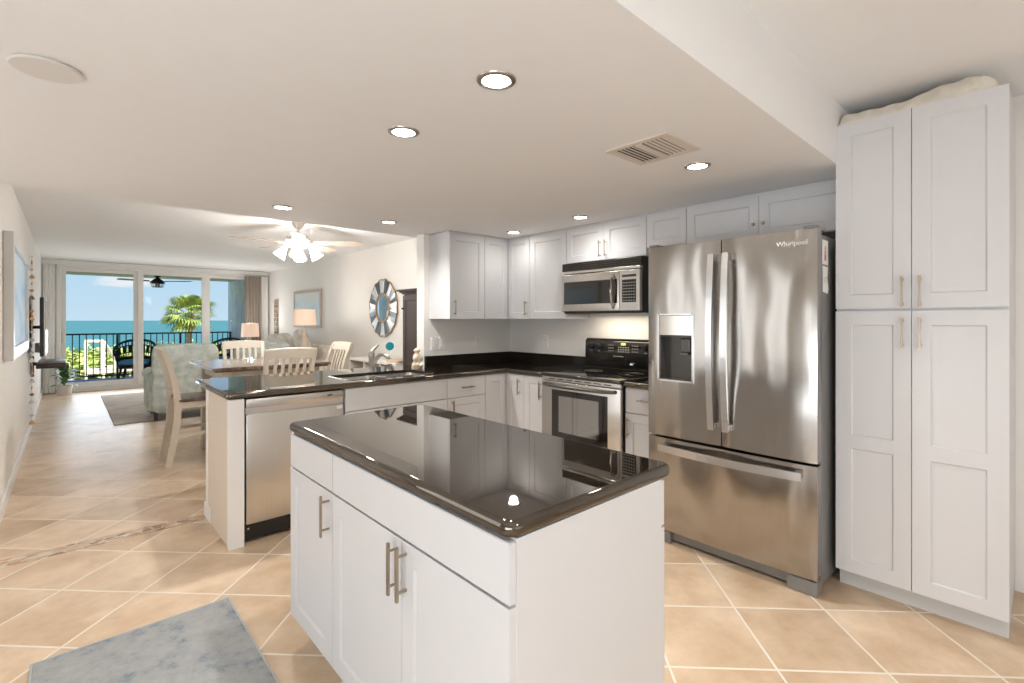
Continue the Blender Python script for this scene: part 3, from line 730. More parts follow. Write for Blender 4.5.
# sink
sk = thing('kitchen_sink', 'double-bowl stainless steel sink set in the peninsula worktop', 'sink', (1.83, 3.5, .7))
off = (1.83, 3.5, .7)
for x0, x1 in ((1.475, 1.82), (1.84, 2.185)):
    bm = bmesh.new(); P0 = rect_round(x0, x1, 3.315, 3.695, .045, 4); P1 = rect_round(x0+.015, x1-.015, 3.33, 3.68, .05, 4)
    t_ = [bm.verts.new(Vector((x, y, .895))-Vector(off)) for x, y in P0]; m_ = [bm.verts.new(Vector((x, y, .74))-Vector(off)) for x, y in P1]
    t2 = [bm.verts.new(Vector((x+(.004 if x > (x0+x1)/2 else -.004), y, .895))-Vector(off)) for x, y in P0]; m2 = [bm.verts.new(Vector((x, y, .735))-Vector(off)) for x, y in P0]
    k = len(P0)
    for j in range(k):
        q = (j+1) % k; bm.faces.new((t_[j], t_[q], m_[q], m_[j])); bm.faces.new((t2[j], t2[q], m2[q], m2[j])); bm.faces.new((t_[j], t_[q], t2[q], t2[j]))
    bm.faces.new(m_); bm.faces.new(m2)
    o = obj('bowl', bm, M_steel2, sk, 40)
    b = B(off); b.cyl(((x0+x1)/2, 3.5, .739), ((x0+x1)/2, 3.5, .744), .04); b.obj('drain', M_chrome, o)
b = B(off); b.box(1.805, 1.855, 3.33, 3.69, .87, .90, .006); b.obj('divider', M_steel2, sk, 40)
b = B(off); P0 = rect_round(1.462, 2.198, 3.302, 3.715, .055, 4); P1 = rect_round(1.476, 2.184, 3.316, 3.694, .045, 4)
bm = b.bm; A_ = [bm.verts.new(Vector((x, y, .9145))-Vector(off)) for x, y in P0]; B_ = [bm.verts.new(Vector((x, y, .918))-Vector(off)) for x, y in P1]; C_ = [bm.verts.new(Vector((x, y, .893))-Vector(off)) for x, y in P1]
for j in range(len(P0)):
    q = (j+1) % len(P0); bm.faces.new((A_[j], A_[q], B_[q], B_[j])); bm.faces.new((B_[j], B_[q], C_[q], C_[j]))
obj('rim', bm, plain('dark_sink_rim', (.06, .05, .045), .25, .6), sk)
# faucet
fa = thing('kitchen_faucet', 'brushed nickel single-lever faucet behind the sink', 'faucet', (1.86, 3.755, .914))
b = B(); b.lathe((0, 0, 0), [(.030, 0), (.030, .006), (.024, .012), (.023, .12), (.025, .125), (.025, .15), (.018, .165), (.001, .168)]); b.obj('body', M_nickel2, fa, 40)
b = B(); b.tube([(.0, -.015, .05), (.015, -.05, .11), (.03, -.09, .145), (.045, -.13, .150), (.055, -.165, .135), (.058, -.175, .115)], [.019, .018, .016, .016, .019, .020], n=14); b.obj('spout', M_nickel2, fa, 60)
b = B(); b.tube([(0, 0, .155), (.01, -.005, .18), (.035, -.01, .20), (.055, -.012, .222)], [.018, .013, .009, .006], n=12); b.obj('lever', M_nickel2, fa, 60)
b = B(); b.lathe((0, 0, 0), [(.022, 0), (.022, .004), (.015, .01), (.014, .05), (.016, .055), (.001, .06)]); o = b.obj('soap_dispenser', M_nickel2, None, 40)
b = B(); b.tube([(0, 0, .052), (0, -.02, .06), (0, -.045, .055)], .006, n=8); b.obj('nozzle', M_nickel2, o, 60)
o.location = (2.02, 3.755, .914); tag(o, 'short nickel soap dispenser pump right of the faucet', 'soap dispenser')
# figurine
fg = thing('stacked_figurine', 'small cream figurine of stacked rounded figures at the worktop end near the wall', 'figurine', (2.285, 3.745, .9145))
Mf = ramp2('cream_plaster', (.62, .50, .36), (.80, .70, .56), (1, 1, 1), 25, .7)
b = B(); b.lathe((0, 0, 0), [(.045, 0), (.047, .012), (.044, .045), (.030, .062), (.034, .075), (.038, .10), (.030, .125), (.018, .135), (.026, .15), (.027, .165), (.015, .18), (.001, .184)], 20); b.ball((-.03, -.02, .09), .018, (1, 1, 1.4)); b.ball((.03, -.02, .09), .018, (1, 1, 1.4)); b.ball((-.025, -.03, .035), .022); b.ball((.02, -.035, .03), .022)
b.obj('body', Mf, fg, 60)
b = B(); b.tube([(.027*cos(R(t)), .027*sin(R(t)), .160) for t in range(0, 360, 24)], .006, n=6, close=True); b.obj('hat_brim', Mf, fg, 60)
# dishwasher
dw = thing('dishwasher', 'stainless steel dishwasher at the end of the peninsula', 'dishwasher', (1.09, 3.5, 0))
off = (1.09, 3.5, 0)
b = B(off); b.box(.784, 1.403, 3.27, 3.838, .02, .872); b.obj('tub_housing', M_dark, dw)
b = B(off); b.box(.794, 1.395, 3.225, 3.27, .115, .775, .006, 3); b.obj('door', M_steeld, dw, 40)
b = B(off); b.box(.794, 1.395, 3.222, 3.27, .815, .868, .004); b.obj('control_panel', M_steel2, dw, 40)
b = B(off); b.box(.794, 1.395, 3.245, 3.27, .775, .815); b.obj('handle_recess', M_steel2, dw)
b = B(off); b.box(1.285, 1.315, 3.2205, 3.2225, .838, .848); b.obj('badge', M_dark, dw)
b = B(off); b.box(1.345, 1.385, 3.2235, 3.2255, .745, .765); b.obj('rating_label', M_white, dw)
b = B(off); b.box(.786, 1.403, 3.245, 3.27, .02, .108); b.obj('kick_plate', M_dark, dw)
b = B(off); b.cyl((.81, 3.246, .085), (.81, 3.242, .085), .006); b.obj('screw', M_chrome, dw)

# ================================================================== RANGE
rg = thing('electric_range', 'stainless and black freestanding electric range under the microwave', 'range', (3.15, 2.38, 0))
off = (3.15, 2.38, 0); y0, y1 = 1.994, 2.764; xf = 2.845
b = B(off); b.box(2.885, 3.465, y0, y1, .03, .895); b.obj('body', M_dark, rg)
b = B(off); b.box(2.835, 3.40, y0-.001, y1+.001, .896, .922, .008, 3); b.obj('cooktop', M_blackglass, rg, 40)
for (x, y, r_) in ((3.0, 2.56, .095), (3.0, 2.19, .075), (3.26, 2.56, .075), (3.26, 2.19, .095)):
    b = B(off); b.tube([(x+r_*cos(R(t)), y+r_*sin(R(t)), .9222) for t in range(0, 360, 10)], .0008, n=4, close=True); b.obj('burner_ring', plain('burner_grey', (.05, .048, .045), .4), rg)
b = B(off)
P = [(3.395, .92), (3.425, .93), (3.40, .985), (3.405, 1.165), (3.425, 1.185), (3.465, 1.18), (3.465, .90), (3.395, .90)]
bm = b.bm; A_ = [bm.verts.new((x-3.15, y0-2.38, z)) for x, z in P]; C_ = [bm.verts.new((x-3.15, y1-2.38, z)) for x, z in P]
bm.faces.new(A_); bm.faces.new(C_[::-1])
for j in range(len(P)): bm.faces.new((A_[j], A_[(j+1) % len(P)], C_[(j+1) % len(P)], C_[j]))
bmesh.ops.bevel(bm, geom=bm.edges[:], offset=.006, segments=3, affect='EDGES')
bg_ = b.obj('backguard', M_blackglass, rg, 40)
for y in (2.69, 2.61, 2.15, 2.07):
    b = B(off); b.cyl((3.402, y, 1.115), (3.375, y, 1.115), .026, .021, 20); b.box(3.368, 3.378, y-.004, y+.004, 1.095, 1.135); b.obj('knob', M_dark, rg, 40)
    b = B(off); b.box(3.4005, 3.4025, y-.012, y+.012, 1.075, 1.079); b.obj('knob_marking', M_white, rg)
b = B(off); b.box(3.4, 3.4025, 2.34, 2.38, 1.135, 1.150); b.obj('clock_display', plain('green_led', (.3, .7, .05), .5, emis=(.55, .9, .08), estr=1.2), rg)
b = B(off)
for i in range(5):
    for j in range(3): b.box(3.4005, 3.4022, 2.305+i*.024, 2.317+i*.024, 1.075+j*.018, 1.082+j*.018)
for i in range(3):
    for j in range(3): b.box(3.4005, 3.4022, 2.46+i*.02, 2.471+i*.02, 1.08+j*.024, 1.085+j*.024); b.box(3.4005, 3.4022, 2.22+i*.022, 2.232+i*.022, 1.08+j*.024, 1.085+j*.024)
b.obj('button_markings', plain('grey_print', (.5, .48, .42), .6), rg)
b = B(off); b.box(3.3995, 3.4015, 2.36, 2.46, 1.035, 1.042); b.obj('maker_nameplate', M_nickel2, rg)
b = B(off); b.box(2.856, 2.886, y0+.004, y1-.004, .862, .894, .003); b.obj('vent_trim', M_steel2, rg)
b = B(off)
for i in range(7): b.box(2.8548, 2.858, y0+.09+i*.09, y0+.155+i*.09, .874, .881)
b.obj('vent_slots', M_gap, rg)
dr_ = B(off); dr_.box(2.848, 2.884, y0+.004, y1-.004, .235, .858, .005, 3); rd = dr_.obj('oven_door', M_steel2, rg, 40)
b = B(off); b.box(2.8455, 2.850, y0+.115, y1-.115, .42, .795, .002); b.obj('window_surround', M_blackglass, rd)
b = B(off); b.box(2.8435, 2.8465, y0+.19, y1-.19, .47, .75); b.obj('oven_window', plain('oven_glass', (.05, .055, .05), .04, spec=1, ior=2.6), rd)
b = B(off); b.tube([(2.850, y1-.045, .835), (2.815, y1-.06, .835), (2.795, y1-.15, .833), (2.79, 2.38, .832), (2.795, y0+.15, .833), (2.815, y0+.06, .835), (2.850, y0+.045, .835)], .013, n=10); b.obj('handle', plain('dark_steel', (.13, .12, .105), .25, .8), rd, 60)
b = B(off); b.box(2.85, 2.884, y0+.004, y1-.004, .06, .225, .005, 3); b.obj('storage_drawer', M_steel2, rg, 40)

# ================================================================== MICROWAVE
mw = thing('microwave', 'stainless over-the-range microwave with black control keypad', 'microwave', (3.2, 2.38, 1.4))
off = (3.2, 2.38, 1.4); y0, y1 = 1.995, 2.760
b = B(off); b.box(3.12, 3.47, y0, y1, 1.395, 1.815, .004); b.obj('case', M_dark, mw)
b = B(off); b.box(3.095, 3.12, y0, y1, 1.745, 1.812, .003)
for i in range(4): b.box(3.088, 3.096, y0+.01, y1-.01, 1.750+i*.016, 1.757+i*.016)
b.obj('vent_grille', plain('dark_vent', (.06, .055, .05), .3, .6), mw)
b = B(off); b.box(3.085, 3.12, y0, y1, 1.722, 1.744, .003); b.obj('top_trim', M_steel2, mw)
b = B(off); b.box(3.085, 3.12, y0+.185, y1-.003, 1.412, 1.718, .006, 3); md_ = b.obj('door', M_steel2, mw, 40)
b = B(off); b.box(3.0825, 3.087, y0+.20, y1-.03, 1.472, 1.655, .003); b.obj('window', M_blackglass, md_)
b = B(off); b.tube([(3.085, y0+.235, 1.69), (3.055, y0+.23, 1.66), (3.04, y0+.228, 1.57), (3.055, y0+.23, 1.47), (3.085, y0+.235, 1.435)], .011, n=10); b.obj('handle', M_steel2, md_, 60)
b = B(off); b.box(3.085, 3.12, y0+.003, y0+.182, 1.412, 1.718, .004); b.obj('control_panel', M_steel2, mw)
b = B(off); b.box(3.0825, 3.086, y0+.035, y0+.155, 1.475, 1.645, .002); kp = b.obj('keypad', M_dark, mw)
b = B(off)
for i in range(5):
    for j in range(7): b.box(3.081, 3.083, y0+.044+i*.022, y0+.056+i*.022, 1.485+j*.022, 1.492+j*.022)
b.obj('key_markings', plain('grey_keys', (.42, .41, .38), .6), kp)
b = B(off); b.box(3.0825, 3.086, y0+.035, y0+.155, 1.664, 1.682); b.obj('display', M_blackglass, mw)

light('microwave_worklight', 'AREA', (3.28, 2.38, 1.385), (0, 0, 0), 1.1, (1, .87, .68), shape='RECTANGLE', size=.2, size_y=.5)

# ================================================================== UPPER CABINETS
UX, UY = 3.172, 3.530    # carcass faces
G = 'white wall cabinets'
def upper(label, loc, x0, x1, y0, y1, z0, z1):
    r = thing('wall_cabinet', label, 'cabinet', loc, 0, G); b = B(loc); b.box(x0, x1, y0, y1, z0, z1); b.obj('carcass', M_cab, r); return r
ZU0, ZU1 = 1.352, 2.122
loc = (2.67, 3.68, ZU0); c = upper('white wall cabinet with single door at the open end of the kitchen wall', loc, 2.47, 2.862, UY, 3.838, ZU0, ZU1)
F = Front((2.47, UY), (1, 0), (0, -1), loc); d_ = F.door(0, .392, ZU0, ZU1-.012, c, rail=.062); F.pull(.045, ZU0+.10, .13, d_, flare=True, mat=M_nickel2)
loc = (3.2, 3.5, ZU0); c = thing('wall_cabinet', 'white inside-corner wall cabinet with two doors meeting at right angles', 'cabinet', loc, 0, G)
b = B(loc); b.prism([(2.864, UY), (UX, UY), (UX, 3.215), (3.475, 3.215), (3.475, 3.838), (2.864, 3.838)], ZU0, ZU1); b.obj('carcass', M_cab, c)
F = Front((2.864, UY), (1, 0), (0, -1), loc); F.door(0, .286, ZU0, ZU1-.012, c, rail=.055)
F = Front((UX, 3.215), (0, 1), (-1, 0), loc); d_ = F.door(0, .293, ZU0, ZU1-.012, c, rail=.055); F.pull(.035, ZU0+.10, .13, d_, flare=True)
loc = (3.32, 2.98, ZU0); c = upper('tall single-door white wall cabinet left of the microwave', loc, UX, 3.475, 2.764, 3.213, ZU0, ZU1)
F = Front((UX, 2.764), (0, 1), (-1, 0), loc); F.door(0, .449, ZU0, ZU1-.012, c, rail=.062); 
loc = (3.32, 2.37, 1.82); c = upper('short white two-door wall cabinet over the microwave', loc, UX, 3.475, 1.985, 2.762, 1.82, ZU1)
F = Front((UX, 1.985), (0, 1), (-1, 0), loc)
d_ = F.door(0, .388, 1.822, ZU1-.012, c, rail=.055); F.pull(.388-.028, 1.91, .13, d_, flare=True)
d_ = F.door(.388, .777, 1.822, ZU1-.012, c, rail=.055); F.pull(.388+.028, 1.91, .13, d_, flare=True)
loc = (3.32, 1.83, 1.88); c = upper('narrow short white wall cabinet between microwave and refrigerator', loc, UX, 3.475, 1.674, 1.983, 1.87, ZU1)
F = Front((UX, 1.674), (0, 1), (-1, 0), loc); F.door(0, .309, 1.872, ZU1-.012, c, rail=.05)
loc = (3.32, 1.2, 1.82); c = upper('short white two-door wall cabinet above the refrigerator', loc, UX, 3.475, .722, 1.672, 1.84, ZU1)
F = Front((UX, .722), (0, 1), (-1, 0), loc)
d_ = F.door(0, .474, 1.842, ZU1-.012, c, rail=.055); F.knob(.474-.03, 1.935, d_)
d_ = F.door(.474, .95, 1.842, ZU1-.012, c, rail=.055); F.knob(.474+.03, 1.935, d_)
b = B(); b.box(2.468, UX, UY-.004, UY+.012, ZU1-.002, ZK-.0005); b.box(UX-.004, UX+.012, .722, UY, ZU1-.002, ZK-.0005); struct('trim_4', b.bm, M_cab)

# ================================================================== FRIDGE
fr = thing('refrigerator', 'large stainless french-door refrigerator with ice dispenser', 'refrigerator', (3.0, 1.2, 0))
off = (3.0, 1.2, 0); y0, y1 = .742, 1.662; ym = 1.206; xd = 2.65
b = B(off); b.box(2.735, 3.44, y0+.005, y1-.005, .03, 1.765, .004); b.obj('cabinet_body', M_sideg, fr)
def curved_door(y0, y1, z0, z1, hole=None, bow=.012):
    bm = bmesh.new(); n = 14; zs = [z0, z0+.004, z1-.004, z1]; g = []
    ys = sorted(set([y0+(y1-y0)*i/n for i in range(n+1)]+([hole[0], hole[1]] if hole else [])))
    zz = sorted(set([z0, z1]+([hole[2], hole[3]] if hole else [])))
    def X(y):
        t = (y-(y0+y1)/2)/((y1-y0)/2); return xd+bow*t*t*.6+(.006 if abs(t) > .97 else 0)*1
    G1 = {}; G2 = {}
    for y in ys:
        for z in zz: G1[y, z] = bm.verts.new((X(y)-3.0, y-1.2, z)); G2[y, z] = bm.verts.new((2.728-3.0, y-1.2, z))
    for i in range(len(ys)-1):
        for j in range(len(zz)-1):
            a, c, p, q = ys[i], ys[i+1], zz[j], zz[j+1]
            if hole and a >= hole[0]-1e-6 and c <= hole[1]+1e-6 and p >= hole[2]-1e-6 and q <= hole[3]+1e-6: continue
            bm.faces.new((G1[a, p], G1[c, p], G1[c, q], G1[a, q])); bm.faces.new((G2[a, p], G2[a, q], G2[c, q], G2[c, p]))
    for i in range(len(ys)-1):
        for z in (z0, z1): bm.faces.new((G1[ys[i], z], G1[ys[i+1], z], G2[ys[i+1], z], G2[ys[i], z]))
    for j in range(len(zz)-1):
        for y in (y0, y1): bm.faces.new((G1[y, zz[j]], G1[y, zz[j+1]], G2[y, zz[j+1]], G2[y, zz[j]]))
    return bm
hole = (1.366, 1.585, .985, 1.375)
dl = obj('left_door', curved_door(ym+.003, y1, .65, 1.785, hole), M_steel, fr, 30)
drr = obj('right_door', curved_door(y0, ym-.003, .65, 1.785), M_steel, fr, 30)
dz = obj('freezer_drawer', curved_door(y0, y1, .085, .635, None, .016), M_steel, fr, 30)
b = B(off); b.box(2.735, 2.75, y0+.01, y1-.01, .636, .649); b.obj('gasket', M_dark, fr)
for (yy, par) in ((1.246, dl), (1.166, drr)):
    b = B(off); pts = [(2.62-.028*sin(pi*i/12), yy, .74+i*(1.705-.74)/12) for i in range(13)]
    b.sweep(pts, (.017, .007), (0, 1, 0)); b.box(2.618, 2.652, yy-.014, yy+.014, .745, .775); b.box(2.618, 2.652, yy-.014, yy+.014, 1.67, 1.70); b.obj('handle', M_handle, par)
b = B(off); pts = [(2.62-.035*sin(pi*i/12), .80+i*.77/12, .583+.0*i) for i in range(13)]
b.sweep(pts, (.020, .007), (0, 0, 1)); b.box(2.618, 2.655, .805, .835, .568, .598); b.box(2.618, 2.655, 1.535, 1.565, .568, .598); b.obj('handle', M_handle, dz)
# dispenser
dp = thing('ice_dispenser', None, None); dp.parent = fr
b = B(off); hy0, hy1, hz0, hz1 = hole
b.box(2.6465, 2.662, hy0-.006, hy0+.006, hz0-.006, hz1+.006); b.box(2.6465, 2.662, hy1-.006, hy1+.006, hz0-.006, hz1+.006); b.box(2.6465, 2.662, hy0, hy1, hz0-.006, hz0+.004); b.box(2.6465, 2.662, hy0, hy1, hz1-.004, hz1+.006); b.obj('surround', M_handle, dp)
b = B(off); b.box(2.650, 2.68, hy0+.006, hy1-.006, 1.252, hz1-.004, .003); b.obj('touch_panel', plain('mirror_panel', (.62, .60, .55), .12, .9), dp)
b = B(off); b.box(2.715, 2.727, hy0+.004, hy1-.004, hz0+.004, 1.252); b.box(2.655, 2.716, hy0+.004, hy0+.012, hz0+.004, 1.252); b.box(2.655, 2.716, hy1-.012, hy1-.004, hz0+.004, 1.252); b.box(2.655, 2.716, hy0+.004, hy1-.004, hz0+.004, hz0+.014); b.box(2.660, 2.716, hy0+.004, hy1-.004, 1.243, 1.252)
b.obj('recess', plain('dispenser_recess', (.045, .038, .03), .15, .2), dp)
b = B(off); b.box(2.69, 2.714, 1.405, 1.465, 1.15, 1.235, .006); b.box(2.675, 2.70, 1.41, 1.46, 1.135, 1.15, .004); b.obj('paddle', plain('dispenser_paddle', (.10, .09, .08), .3, .3), dp)
b = B(off); b.box(2.70, 2.72, y0+.05, y1-.05, .02, .078); b.box(2.675, 2.74, y0+.003, y0+.14, 0, .072, .004); b.box(2.675, 2.74, y1-.14, y1-.003, 0, .072, .004); b.obj('base_grille', M_sideg, fr)
b = B(off); b.box(2.66, 2.80, y0+.006, y0+.06, 1.787, 1.803, .003); b.box(2.66, 2.80, y1-.06, y1-.006, 1.787, 1.803, .003); b.obj('hinge_cover', M_sideg, fr)
Mx = Matrix(((0, 0, -1, 2.6492-3.0), (-1, 0, 0, .85-1.2), (0, 1, 0, 1.722), (0, 0, 0, 1)))
text('Whirlpool', .034, Mx, plain('bright_lettering', (.80, .79, .77), .35, .3), fr)
b = B(off); b.tube([(2.6498, .85+.045*cos(R(t)), 1.722+.019*sin(R(t))) for t in range(200, 400, 10)], .0012, n=5); b.obj('emblem_ring', M_handle, fr)
def paper(label, name, pts, mat, extra=None):
    b = B(); y = .7465; A_ = [b.bm.verts.new((x, y, z)) for x, z in pts]; C_ = [b.bm.verts.new((x, y-.001, z)) for x, z in pts]
    b.bm.faces.new(A_); b.bm.faces.new(C_[::-1])
    for j in range(len(pts)): b.bm.faces.new((A_[j], A_[(j+1) % len(pts)], C_[(j+1) % len(pts)], C_[j]))
    o = b.obj(name, mat); tag(o, label, 'paper'); return o
M_paper = plain('white_paper', (.82, .81, .80), .6)
o = paper('small white photo card at the top of the refrigerator side', 'photo_card', [(2.755, 1.62), (2.845, 1.62), (2.845, 1.742), (2.755, 1.742)], M_paper)
b = B(); b.ball((2.80, .745, 1.70), .012, (1, .05, 1)); b.prism([(2.785, .7448), (2.815, .7448), (2.815, .7452), (2.785, .7452)], 1.64, 1.69); b.obj('printed_picture', ramp2('photo_print', (.55, .14, .12), (.8, .55, .45), (1, 1, 1), 60, .5), o)
o = paper('crinkled white note hanging below the photo card on the refrigerator side', 'paper_note', [(2.76, 1.485), (2.84, 1.475), (2.855, 1.50), (2.835, 1.55), (2.845, 1.61), (2.757, 1.612), (2.765, 1.55)], M_paper)
b = B(); b.prism([(2.775, .7448), (2.83, .7448), (2.83, .7452), (2.775, .7452)], 1.53, 1.56); b.obj('printed_picture', ramp2('note_print', (.55, .55, .40), (.8, .8, .72), (1, 1, 1), 60, .5), o)

# ================================================================== PANTRY
pn = thing('pantry_cabinet', 'tall white four-door pantry cabinet at the right of the refrigerator', 'cabinet', (3.2, .41, 0))
off = (3.2, .41, 0); y0, y1, ys = .102, .720, .419
b = B(off); b.box(2.892, 3.475, y0+.002, y1-.002, .09, 2.322); b.obj('carcass', M_cab, pn)
b = B(off); b.box(2.935, 3.475, y0+.004, y1-.004, 0, .09); b.obj('toe_kick', M_kick, pn)
F = Front((2.892, y0), (0, 1), (-1, 0), off); a = ys-y0; w = y1-y0
for z0, z1, hz, mids in ((.092, 1.388, 1.285, (.742,)), (1.398, 2.322, 1.474, ())):
    d_ = F.door(0, a, z0, z1, pn, rail=.065, mids=mids); F.pull(a-.032, hz, .14, d_, flare=True)
    d_ = F.door(a, w, z0, z1, pn, rail=.065, mids=mids); F.pull(a+.032, hz, .14, d_, flare=True)
# folded cloth on top
bm = bmesh.new(); nx, ny = 18, 46; top = {}; bot = {}
for i in range(nx+1):
    for j in range(ny+1):
        x = 2.885+.46*i/nx; t = j/ny; y = .13+.585*t
        h = .060+.012*noise.noise(Vector((x*9, y*5, 0)))
        if t < .5: h += .030*math.sin(min(1, (.5-t)/.22)*pi/2)*(.9+.3*noise.noise(Vector((x*7, y*9, 5))))
        edge = min(i/1.5, (nx-i)/2, j/6, (ny-j)/2, 1); h = h*math.sqrt(max(edge, .0)) if edge < 1 else h
        h += .003*sin(y*70+x*25)*(edge > .5)
        top[i, j] = bm.verts.new((x+.004*noise.noise(Vector((y*12, 1, 1))), y, 2.3235+max(h, .003))); bot[i, j] = bm.verts.new((x, y, 2.3232))
for i in range(nx):
    for j in range(ny): bm.faces.new((top[i, j], top[i+1, j], top[i+1, j+1], top[i, j+1])); bm.faces.new((bot[i, j], bot[i, j+1], bot[i+1, j+1], bot[i+1, j]))
for i in range(nx):
    for j in (0, ny): bm.faces.new((top[i, j], top[i+1, j], bot[i+1, j], bot[i, j]))
for j in range(ny):
    for i in (0, nx): bm.faces.new((top[i, j], top[i, j+1], bot[i, j+1], bot[i, j]))
tag(obj('folded_blanket', bm, M_linen, None, 50), 'cream cloth folded flat on top of the pantry cabinet', 'blanket')

# ================================================================== SWITCHES, CEILING FITTINGS
def wallplate(label, c, axis, kind, cat):
    r = thing('wall_'+kind, label, cat, c)
    b = B()
    if axis == 'y': b.box(-.036, .036, -.006, 0, -.058, .058, .003)
    else: b.box(-.006, 0, -.036, .036, -.058, .058, .003)
    b.obj('cover_plate', M_white, r)
    for dz in ((-.02, .02) if kind == 'outlet' else (0,)):
        b = B(); h = .013 if kind == 'outlet' else .030
        if axis == 'y': b.box(-.015, .015, -.009, -.005, dz-h, dz+h, .002)
        else: b.box(-.009, -.005, -.015, .015, dz-h, dz+h, .002)
        b.obj('socket' if kind == 'outlet' else 'rocker', plain('ivory_plastic', (.74, .73, .71), .4), r)
wallplate('left-hand of the two white switch plates near the open end of the kitchen wall', (2.525, 3.839, 1.125), 'y', 'switch', 'light switch')
wallplate('right-hand of the two white switch plates near the open end of the kitchen wall', (2.612, 3.839, 1.125), 'y', 'switch', 'light switch')
wallplate('white outlet on the wall under the corner cabinet, left of the corner', (3.04, 3.839, 1.13), 'y', 'outlet', 'outlet')
wallplate('white outlet on the right wall between corner and range', (3.479, 3.32, 1.13), 'x', 'outlet', 'outlet')
DL = [((1.04, 1.215), 'largest recessed ceiling downlight, nearest above the island'), ((1.04, 1.81), 'recessed downlight second from the front above the island'),
      ((2.376, 1.20), 'recessed downlight beside the ceiling vent near the refrigerator'), ((2.90, 2.40), 'recessed downlight in front of the cabinet over the microwave'),
      ((2.96, 3.22), 'recessed downlight in the corner of the wall cabinets'), ((1.91, 3.56), 'recessed downlight above the sink'), ((1.11, 3.59), 'recessed downlight above the end of the peninsula')]
for (x, y), lab in DL:
    r = thing('recessed_downlight', lab, 'ceiling light', (x, y, ZK), 0, 'recessed downlights in the kitchen ceiling')
    b = B(); b.lathe((0, 0, 0), [(.046, -.003), (.048, -.007), (.063, -.005), (.065, -.0003), (.046, -.0003)], 28); b.obj('trim_ring', M_nickel2, r, 40)
    b = B(); b.lathe((0, 0, 0), [(.046, -.002), (.046, -.004), (.02, -.005), (.001, -.005)], 24); b.obj('lens', M_bulb, r, 40)
    light('downlight_lamp', 'SPOT', (x, y, ZK-.03), (0, 0, 0), 1.6 if y > 3 and x > 2.5 else (4.5 if x > 2.5 else (21 if y > 3 else (23 if x > 2 else 17))), WARM, spot_size=R(150 if y > 3 and x < 2 else (172 if x > 2.5 else 118)), spot_blend=1, shadow_soft_size=.04)
vt = thing('ceiling_vent', 'square beige louvred air vent in the kitchen ceiling', 'vent', (1.995, 1.225, ZK))
b = B(); Mv = plain('vent_paint', (.68, .62, .55), .5)
for q in ((-.148, .148, -.158, -.125), (-.148, .148, .125, .158), (-.148, -.118, -.125, .125), (.118, .148, -.125, .125)): b.box(q[0], q[1], q[2], q[3], -.008, 0, .002)
b.obj('frame', Mv, vt)
b = B(); b.box(-.118, .118, -.125, .125, -.001, 0); b.obj('duct_opening', M_gap, vt)
for i in range(5):
    for sg in (-1, 1):
        b = B(); y = sg*(.034+i*.021); b.box(-.118, .118, y-.0062, y+.0062, -.007, -.0055, rot=Matrix.Rotation(R(10*sg), 3, 'X')); b.obj('louvre', Mv, vt)
b = B(); b.box(-.118, .118, -.018, .018, -.012, -.004, .002); b.obj('damper_bar', Mv, vt)
b = B(); b.lathe((0, 0, 0), [(.085, -.0005), (.088, -.006), (.083, -.011), (.001, -.012)], 36); o = b.obj('ceiling_cover_plate', plain('cover_paint', (.70, .67, .64), .5), None, 40); o.location = (-.045, 2.10, ZK); tag(o, 'round white blank cover plate on the kitchen ceiling', 'cover plate')
# unseen fixture and lamp added behind the camera to light the kitchen
r = thing('added_ceiling_light', 'round frosted flush ceiling light added out of view behind the camera', 'ceiling light', (.9, -.9, ZC))
b = B(); b.cyl((0, 0, -.025), (0, 0, 0), .17, n=32); b.obj('base', M_nickel2, r, 40)
b = B(); b.lathe((0, 0, 0), [(.16, -.025), (.155, -.06), (.11, -.09), (.001, -.10)], 32); b.obj('diffuser', M_frost, r, 60)
light('overhead_fill', 'AREA', (.9, -.9, ZC-.12), (0, 0, 0), 6, (1, .98, .95), shape='DISK', size=.34)

# ================================================================== LIVING-ROOM CEILING FAN
cf = thing('ceiling_fan', 'white five-blade ceiling fan with four lit glass shades over the dining table', 'ceiling fan', (1.90, 5.59, 0))
Mfan = plain('fan_white', (.80, .77, .72), .4); Mblade = plain('bleached_blade', (.60, .51, .42), .5, var=.06)
b = B(); b.lathe((0, 0, 0), [(.001, 2.345), (.03, 2.35), (.055, 2.38), (.068, 2.42), (.07, 2.4495)]); b.cyl((0, 0, 2.27), (0, 0, 2.36), .013); b.obj('canopy', Mfan, cf, 40)
b = B(); b.lathe((0, 0, 0), [(.02, 2.29), (.06, 2.285), (.12, 2.255), (.135, 2.22), (.12, 2.19), (.07, 2.175), (.06, 2.14), (.001, 2.135)]); b.obj('motor_housing', Mfan, cf, 40)
ceil_fan(cf, 2.19, .68, [251+72*k for k in range(5)], Mfan, Mblade, -14, .068)
for k in range(4):
    A = R(45+90*k+20); c_, s_ = cos(A), sin(A)
    b = B(); b.tube([(c_*.05, s_*.05, 2.15), (c_*.11, s_*.11, 2.165), (c_*.13, s_*.13, 2.14)], .010, n=8); arm = b.obj('lamp_arm', Mfan, cf, 60)
    b = B(); p = Vector((c_*.13, s_*.13, 2.145)); d = Vector((c_*.55, s_*.55, -.85)).normalized(); b.cyl(p, p+d*.035, .025, .03, 20, False)
    b.cyl(p+d*.035, p+d*.13, .035, .068, 24, False); b.obj('glass_shade', M_frost, arm, 60)
light('fan_lamp', 'POINT', (1.90, 5.59, 1.95), (0, 0, 0), 24, WARM, shadow_soft_size=.12)

